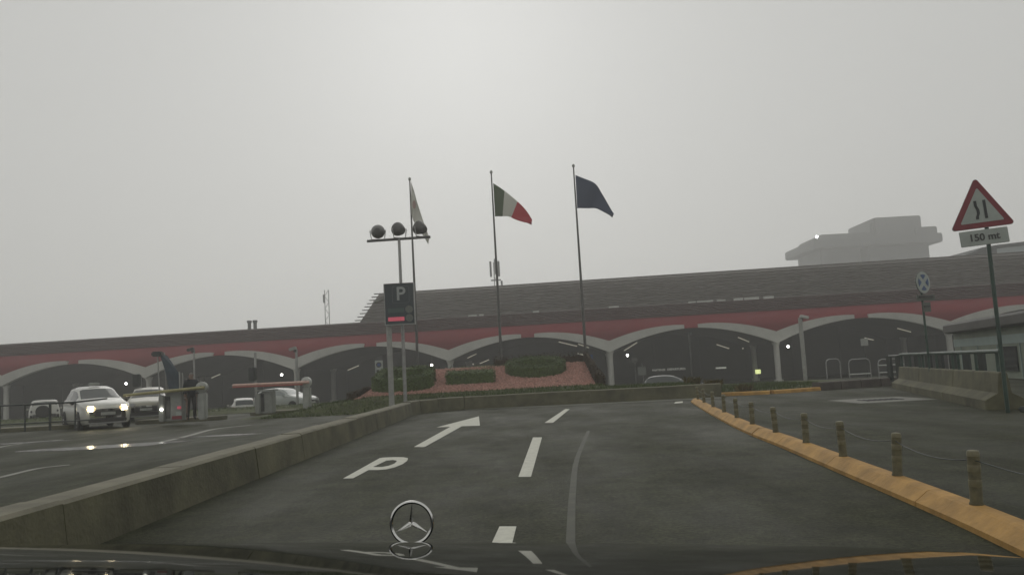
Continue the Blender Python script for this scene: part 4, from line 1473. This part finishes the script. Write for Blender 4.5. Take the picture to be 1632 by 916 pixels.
# traffic signals
def signal(label, px, pyb, pyt, Y, boxpy):
    p = at(px, pyb, Y)
    top = at(px, pyt, Y)
    t = thing('traffic_signal', label, 'traffic signal', (p.x, Y, H(p.x, Y)))
    MB().tube([(p.x + .1, Y, H(p.x, Y)), (p.x + .1, Y, top.z)], .06, 10).build('pole', 'steel', t, True)
    c = at(px, boxpy, Y)
    MB().rbox((c.x, Y - .2, c.z), (.34, .25, .62), .04).build('housing', 'rail_dark', t, True)
    for dz in (.18, -.14):
        MB().lathe((c.x, Y - .34, c.z + dz), [(.03, -.01), (.1, -.01), (.115, .06)], 16, 'Y').build('lens', 'sign_black', t, True)
    return t
signal('dark traffic signal above the cream car', 221, 660, 598, 41, 606)
signal('dark traffic signal on a tall pole above the second ticket machine', 405, 650, 562, 38.5, 596)
def lamp_post(label, px, pytop, Y, head_dx, m='grey_post', r=.07, lampm='white_dirty'):
    a = at(px, pytop, Y)
    z = lawn_z(a.x, Y) if -10.5 < a.x < 15 and Y < 48 else H(a.x, Y)
    t = thing('camera_post', label, 'post', (a.x, Y, z))
    MB().tube([(a.x, Y, z - .02), (a.x, Y, a.z)], r, 12).build('pole', m, t, True)
    h = MB(); h.rbox((a.x + head_dx, Y - .1, a.z + .02), (abs(head_dx) * 1.6 + .15, .2, .16), .03, rot=Matrix.Rotation(R(14) * (1 if head_dx > 0 else -1), 3, 'Y'))
    h.build('camera_head', lampm, t, True)
    MB().box((a.x + head_dx * .3, Y, a.z - .1), (.16, .14, .14)).build('bracket', 'steel_dark', t)
    return t
lamp_post('slim grey post with small white camera above the pink barrier', 472, 556, 44, -.16, 'steel', .07)
lamp_post('slim post with dark lamp head behind the blue awning', 309, 557, 46, -.15, 'steel', .05, 'rail_dark')
lamp_post('pale grey post with camera head on the grass right of the arches', 1275, 506, 44, .2, 'grey_post', .11, 'white_paint')
lamp_post('thin tall dark post below the fourth arch crown', 1098, 532, 62, .08, 'steel_dark', .05, 'rail_dark')

# small signs on the far lawn
def small_sign(label, px, py, Y, sw, sh, m, pole_top, dx=0):
    p = at(px, py, Y)
    z = lawn_z(p.x, Y) if -10.5 < p.x < 15 and Y < 48 else H(p.x, Y)
    t = thing('small_sign', label, 'sign', (p.x, Y, z))
    MB().rbox((p.x, Y - .05, p.z), (sw, .03, sh), .01).build('panel', m, t)
    a = at(px + dx, pole_top, Y)
    MB().tube([(a.x, Y, z - .02), (a.x, Y, a.z)], .03, 8).build('pole', 'steel_dark', t)
    return t
small_sign('square grey back of a sign beyond the lawn under the fourth arch', 1023, 591, 58, .58, .58, 'sign_disc', 578)
small_sign('thin pole with small dim plate left of the square grey sign', 1011, 574, 60, .42, .3, 'steel_dark', 570)
small_sign('small blue sign plate beside the right flagpole foot', 941, 570, 46, .26, .36, 'sign_blue', 566)
small_sign('small white plate on a post among the hoop railings', 1377, 545, 47, .42, .42, 'white_dirty', 538)

# hoop railings right
def hoop(label, px0, px1, Y, bars):
    a = at(px0, 575, Y); b = at(px1, 575 - (px1 - px0) * .054, Y)
    z = H(a.x, Y)
    t = thing('hoop_railing', label, 'railing', ((a.x + b.x) / 2, Y, z), 0, 'hoop railings in front of the terminal')
    zt = at((px0 + px1) / 2, 572, Y).z
    pts = [(a.x, Y, z - .02), (a.x, Y, zt - .2), (a.x + .06, Y, zt - .06), (a.x + .2, Y, zt), (b.x - .2, Y, zt), (b.x - .06, Y, zt - .06), (b.x, Y, zt - .2), (b.x, Y, z - .02)]
    MB().tube(pts, .03, 8).build('hoop', 'steel', t, True)
    for u in bars:
        MB().tube([(a.x, Y - .01, z + (zt - z) * u), (b.x, Y - .01, z + (zt - z) * u)], .035, 8).build('crossbar', 'white_paint', t, True)
hoop('leftmost faint steel hoop railing without bars', 1316, 1338, 45, ())
hoop('middle steel hoop railing with one low pale bar', 1352, 1386, 43, (.22,))
hoop('rightmost steel hoop railing with two pale bars', 1399, 1440, 42, (.28, .68))

# ================================================================== RIGHT SIDE
# jersey barriers with a rail
JA, JB = Vector((9.35, 16.55, 0)), Vector((13.25, 29.2, 0))
jd = (JB - JA).normalized()
jn = Vector((jd.y, -jd.x, 0))
JP = [(0, 0), (0, .19), (.03, .215), (.24, .33), (.29, .72), (.31, .745), (.43, .745), (.45, .72), (.5, .33), (.7, .215), (.72, .19), (.72, 0)]
jl = (JB - JA).length
jlab = ['nearest of the three concrete traffic barriers below the warning triangle', 'middle of the three concrete traffic barriers below the round sign', 'farthest of the three concrete traffic barriers']
cuts = [0, 4.25, 9.1, jl]
for k in range(3):
    s0, s1 = cuts[k] + .02, cuts[k + 1] - .02
    c = JA + jd * (s0 + s1) / 2
    t = thing('traffic_barrier', jlab[k], 'traffic barrier', (c.x, c.y, 0), 0, 'concrete traffic barriers on the right')
    mb = MB()
    ss = [s0, s0 + .03, (s0 + s1) / 2, s1 - .03, s1]
    rings = []
    for i, s in enumerate(ss):
        q = 0.02 if i in (0, 4) else 0
        rings.append([JA + jd * s + jn * (.36 + (u - .36) * (1 - q * 2)) + Vector((0, 0, z * (1 - q))) for u, z in JP])
    mb.sweep(rings)
    mb.build('barrier_block', 'concrete', t)
    n = 3
    for i in range(n):
        s = s0 + .3 + (s1 - s0 - .6) * i / (n - 1)
        c2 = JA + jd * s + jn * .37
        MB().tube([c2 + Vector((0, 0, .73)), c2 + Vector((0, 0, 1.15))], .035, 8).build('rail_post', 'rail_green', t)
    MB().tube([JA + jd * s0 + jn * .37 + Vector((0, 0, 1.16)), JA + jd * s1 + jn * .37 + Vector((0, 0, 1.16))], .045, 10).build('top_rail', 'rail_green', t)
# second walkway railing behind
t = thing('railing', 'dark slatted walkway railing behind the concrete barriers', 'railing', (14.2, 29.5, 0))
ra, rb = Vector((14.3, 31.5, 0)), Vector((13.3, 23.5, 0))
MB().tube([ra + Vector((0, 0, 1.12)), rb + Vector((0, 0, 1.12))], .035, 8).build('top_rail', 'rail_dark', t)
for k in range(9):
    c = ra.lerp(rb, k / 8)
    MB().box(c + Vector((0, 0, .56)), (.09, .3, 1.1)).build('slat', 'rail_dark', t)

# warning triangle sign
TYY = 15.6
a, b, c = at(1552, 285, TYY), at(1520, 367, TYY), at(1615, 356, TYY)
base = at(1610, 655, TYY)
pt_ = at(1566, 368, TYY)
ws = thing('warning_sign', 'red-bordered warning triangle for road narrowing with distance plate', 'sign', (base.x - .02, TYY, 0))
pole_x0 = base.x; 
MB().tube([(pt_.x + .12, TYY + .06, 0), (pt_.x + .12, TYY + .06, pt_.z + .7)], .038, 12).build('pole', 'rail_green', ws, True)
# triangle as a true equilateral plate, leaning with its pole
cen = (a + b + c) / 3
side = 1.16
yawT = R(-12)
rollT = R(-3.0)
MT = Matrix.Rotation(yawT, 3, 'Z') @ Matrix.Rotation(rollT, 3, 'Y')
def tri(sd, rr, off):
    ht = sd * math.sqrt(3) / 2
    cs = [Vector((0, 0, ht * 2 / 3)), Vector((-sd / 2, 0, -ht / 3)), Vector((sd / 2, 0, -ht / 3))]
    res = []
    for i, p in enumerate(cs):
        d = p.normalized()
        a0 = math.atan2(d.z, d.x)
        ic = p - d * rr * 2
        for k in range(-3, 4):
            q = a0 + R(20 * k)
            res.append(cen + MT @ (ic + Vector((math.cos(q) * rr, 0, math.sin(q) * rr)) + Vector((0, -off, 0))))
    return res
yv = MT @ Vector((0, 1, 0))
MB().prism(tri(side, .05, .0), yv * .03).build('plate', 'steel', ws)
MB().prism(tri(side * .985, .05, .006), yv * .005).build('red_border', 'road_red', ws)
MB().prism(tri(side * .68, .02, .013), yv * .005).build('white_field', 'road_white', ws)
def bar(pts, wd, name):
    mb = MB()
    rings = []
    for (u, v) in pts:
        rings.append([cen + MT @ Vector((u + e, -.022 + (0 if f else .006), v)) for e, f in ((-wd / 2, 1), (wd / 2, 1), (wd / 2, 0), (-wd / 2, 0))])
    mb.sweep(rings); mb.build(name, 'sign_black', ws)
bar([(-.075, .2), (-.075, .1), (-.045, .02), (-.045, -.05), (-.075, -.12), (-.075, -.16)][::-1], .05, 'narrowing_bar')
bar([(.085, .2), (.085, .08), (.085, -.16)][::-1], .05, 'narrowing_bar')
pcn = at(1568, 378, TYY)
MB().rbox(pcn + Vector((0, -.01, 0)), (.86, .025, .3), .01, rot=MT).build('distance_plate', 'road_white', ws)
mb = MB()
put_text(mb, '150 mt', .19, pcn + MT @ Vector((0, -.03, 0)), yawT, .003, .004, roty=rollT)
mb.build('distance_text', 'machine_dark', ws)
for zz in (cen.z - .1, pcn.z):
    MB().box((pt_.x + .12, TYY + .03, zz), (.16, .06, .05)).build('clamp', 'steel_dark', ws)

# round no-stopping sign
RY = 23.5
c = at(1471, 450, RY)
foot = at(1490, 570, RY)
rs = thing('no_stopping_sign', 'faded round blue no-stopping sign on a post behind the barriers', 'sign', (c.x - .035, RY + .075, 0))
yawR = R(30)
MB().tube([(c.x - .035, RY + .075, 0), (c.x - .035, RY + .075, c.z + .2)], .032, 10).build('pole', 'rail_green', rs, True)
MR = Matrix.Rotation(yawR, 3, 'Z')
def disc(r, off, name, m, n=32, th=.008):
    pts = [c + MR @ Vector((r * math.cos(2 * math.pi * k / n), -off, r * math.sin(2 * math.pi * k / n))) for k in range(n)]
    MB().prism(pts, MR @ Vector((0, th, 0))).build(name, m, rs)
disc(.32, 0, 'plate', 'sign_disc', th=.02)
disc(.315, .008, 'ring', 'road_white', th=.006)
for k in range(4):
    a0 = R(90 * k)
    pts = []
    for q in range(7):
        an = a0 + R(-30 + 10 * q)
        pts.append(c + MR @ Vector((.235 * math.cos(an), -.02, .235 * math.sin(an))))
    pts.append(c + MR @ Vector((.09 * math.cos(a0), -.02, .09 * math.sin(a0))))
    MB().prism(pts, MR @ Vector((0, .006, 0))).build('blue_sector', 'sign_blue', rs)
for (px, py, wd, hh, m) in ((1475, 474, .62, .16, 'sign_disc'), (1479, 489, .26, .28, 'sign_disc')):
    p = at(px, py, RY - .03)
    MB().box((c.x + .02, RY - .03, p.z), (wd, .02, hh), yawR * .5).build('plate_below', m, rs)
    MB().box((c.x + .02, RY - .06, p.z + .02), (wd * .75, .02, .05), yawR * .5).build('plate_text', 'steel_dark', rs)

# booth
bl = thing('booth', 'pale green booth with thick dark rounded roof at the right edge', 'booth', (22.2, 35, 0))
A0 = Vector((21.4, 40.0, 0)); B0 = Vector((17.9, 27.0, 0))
du = (B0 - A0).normalized(); nu = Vector((-du.y, du.x, 0))
if nu.x < 0: nu = -nu
Lb = (B0 - A0).length; Db = 6.0
def bp_(u, v, z):
    return A0 + du * u + nu * v + Vector((0, 0, z))
def oriented(u0, u1, v0, v1, z0, z1):
    return [bp_(u, v, z) for u in (u0, u1) for v in (v0, v1) for z in (z0, z1)]
BF = [(0, 1, 3, 2), (4, 6, 7, 5), (0, 4, 5, 1), (2, 3, 7, 6), (0, 2, 6, 4), (1, 5, 7, 3)]
MB().add(oriented(0, Lb, 0, Db, -.3, 2.0), BF).build('wall', 'booth_wall', bl)
MB().add(oriented(-.01, Lb + .01, -.02, Db + .02, 1.35, 1.7), BF).build('wall_band', 'booth_band', bl)
rp = []
for (u, v, sx, sy, a0) in ((-.35, -.45, 1, 1, 180), (Lb + .35, -.45, -1, 1, 270), (Lb + .35, Db + .45, -1, -1, 0), (-.35, Db + .45, 1, -1, 90)):
    for k in range(6):
        q = R(a0 + 18 * k)
        rp.append((u + sx * .5 + .5 * math.cos(q), v + sy * .5 + .5 * math.sin(q)))
mb = MB()
ucen, vcen = Lb / 2, Db / 2
mb.sweep([[bp_(ucen + (u - ucen) * k, vcen + (v - vcen) * k, z) for u, v in rp] for k, z in ((.97, 2.0), (1, 2.06), (1, 2.38), (.97, 2.48))])
mb.build('roof', 'booth_roof', bl)
for u in (1.2, 4.0, 6.8, 9.6, 12.2):
    MB().add(oriented(u - .03, u + .03, -.04, 0, -.1, 1.34), BF).build('wall_joint', 'booth_band', bl)
MB().add(oriented(7.2, 9.2, -.06, -.005, .3, 1.25), BF).build('window', 'glass_dark', bl)

# manhole and concrete surround
p = gnd(1403, 637)
mb = MB(); mb.box((p.x, p.y, .002), (2.0, 2.2, .004)); tag(mb.build('concrete_patch', 'gutter'), kind='structure')
t = thing('drain_grate', 'dark rectangular drain grate in the right-hand lane', 'drain', (p.x - .0, p.y, .006))
MB().box((p.x, p.y, .006), (1.0, .7, .004)).build('pit_cover', 'sign_black', t)
for k in range(7):
    MB().box((p.x - .45 + .15 * k, p.y, .012), (.06, .66, .01)).build('grate_bar', 'iron', t)
p = gnd(1626, 660)
tag(MB().rbox((p.x + 1.0, p.y + .4, .05), (1.3, .5, .1), .03).build('rubber_kerb', 'rail_dark'), 'low dark kerb piece at the right edge beside the sign pole', 'kerb')

# ================================================================== PERSON
def person(label, px, Y, zb, facing):
    base = at(px, 640, Y)
    me = bpy.data.meshes.new('person')
    J = {'pel': (0, 0, .95), 'wst': (0, .0, 1.1), 'chs': (0, .01, 1.32), 'nck': (0, .0, 1.5), 'hd0': (0, -.02, 1.57), 'hd1': (0, -.025, 1.68), 'hd2': (0, -.01, 1.75),
         'shL': (.18, 0, 1.44), 'elL': (.25, .03, 1.16), 'wrL': (.2, -.14, .98), 'haL': (.17, -.18, .93), 'shR': (-.18, 0, 1.44), 'elR': (-.25, .04, 1.16), 'wrR': (-.23, -.06, .92), 'haR': (-.22, -.08, .84),
         'hpL': (.1, 0, .9), 'knL': (.11, -.02, .5), 'anL': (.12, .02, .09), 'toL': (.13, -.14, .04), 'hpR': (-.1, 0, .9), 'knR': (-.12, -.01, .5), 'anR': (-.13, .03, .09), 'toR': (-.15, -.13, .04)}
    Rr = {'pel': (.17, .13), 'wst': (.165, .125), 'chs': (.19, .14), 'nck': (.065, .065), 'hd0': (.075, .085), 'hd1': (.08, .1), 'hd2': (.06, .075), 'shL': (.085, .08), 'shR': (.085, .08), 'elL': (.06, .06), 'elR': (.06, .06),
          'wrL': (.042, .042), 'wrR': (.042, .042), 'haL': (.035, .045), 'haR': (.035, .045), 'hpL': (.11, .115), 'hpR': (.11, .115), 'knL': (.075, .08), 'knR': (.075, .08), 'anL': (.055, .06), 'anR': (.055, .06), 'toL': (.045, .04), 'toR': (.045, .04)}
    E = [('pel', 'wst'), ('wst', 'chs'), ('chs', 'nck'), ('nck', 'hd0'), ('hd0', 'hd1'), ('hd1', 'hd2'), ('chs', 'shL'), ('shL', 'elL'), ('elL', 'wrL'), ('wrL', 'haL'), ('chs', 'shR'), ('shR', 'elR'), ('elR', 'wrR'), ('wrR', 'haR'),
         ('pel', 'hpL'), ('hpL', 'knL'), ('knL', 'anL'), ('anL', 'toL'), ('pel', 'hpR'), ('hpR', 'knR'), ('knR', 'anR'), ('anR', 'toR')]
    names = list(J)
    me.from_pydata([J[n] for n in names], [(names.index(a), names.index(b)) for a, b in E], [])
    o = bpy.data.objects.new('person', me)
    COL.objects.link(o)
    sk = o.modifiers.new('skin', 'SKIN')
    if not me.skin_vertices:
        pass
    for i, n in enumerate(names):
        me.skin_vertices[0].data[i].radius = Rr[n]
        me.skin_vertices[0].data[i].use_root = (n == 'pel')
    sb = o.modifiers.new('sub', 'SUBSURF'); sb.levels = 2; sb.render_levels = 2
    dg = bpy.context.evaluated_depsgraph_get(); dg.update()
    body = bpy.data.meshes.new_from_object(o.evaluated_get(dg))
    bpy.data.objects.remove(o)
    mb = MB()
    mb.v = [v.co.copy() for v in body.vertices]
    for pl in body.polygons:
        c = pl.center
        if c.z > 1.665 or (c.z > 1.6 and c.y > .02): s = 1
        elif c.z > 1.5: s = 0
        elif c.z < .96 and abs(c.x) > .155 and c.y < -.02: s = 0
        elif c.z > .88: s = 2
        elif c.z > .1: s = 3
        else: s = 4
        mb.f.append(list(pl.vertices)); mb.m.append(s)
    # fingers, nose, ears, eyes
    mb.slot = 0
    for hx, hy, hz in ((.17, -.18, .93), (-.22, -.08, .84)):
        for k in range(4):
            b = Vector((hx + (k - 1.5) * .019, hy - .01, hz - .03))
            l = (.06, .07, .066, .05)[k]
            mb.tube([b, b + Vector((0, -.012, -l * .55)), b + Vector((0, .006, -l))], [.0095, .009, .007], 6)
        sg = -1 if hx > 0 else 1
        mb.tube([Vector((hx + sg * .03, hy - .01, hz + .01)), Vector((hx + sg * .05, hy - .03, hz - .02)), Vector((hx + sg * .045, hy - .035, hz - .045))], [.011, .01, .008], 6)
    mb.lathe((0, -.125, 1.635), [(.004, .03), (.014, -.01), (.016, -.02), (.005, -.03)], 8)
    for sx in (-1, 1):
        mb.rbox((sx * .082, 0, 1.645), (.018, .04, .065), .008)
    mb.slot = 4
    for sx in (-1, 1):
        mb.rbox((sx * .032, -.115, 1.66), (.022, .012, .01), .004)
    mb.rbox((0, -.118, 1.59), (.045, .01, .01), .003)
    po = mb.build('person', ['skin', 'hair', 'jacket', 'trousers', 'shoe'], None, True)
    po.location = (base.x, Y, zb)
    po.rotation_euler = (0, 0, facing)
    return tag(po, label, 'person')
person('person in dark jacket and trousers standing beside the grey ticket machine', 305, pY + .45, .162, R(30))

# ================================================================== FOG
hz = MB()
hz.box((0, 190, 31), (800, 520, 68))
ho = hz.build('haze', 'grass')
ho.data.materials.clear()
hm = bpy.data.materials.new('haze')
hm.use_nodes = True
t = hm.node_tree
t.nodes.clear()
pv = t.nodes.new('ShaderNodeVolumePrincipled')
pv.inputs['Color'].default_value = (1.0, 1.0, 0.985, 1)
pv.inputs['Density'].default_value = 0.0023
pv.inputs['Anisotropy'].default_value = 0.55
mo = t.nodes.new('ShaderNodeOutputMaterial')
t.links.new(pv.outputs['Volume'], mo.inputs['Volume'])
ho.data.materials.append(hm)
tag(ho, 'grey fog filling the air', 'fog', kind='stuff')
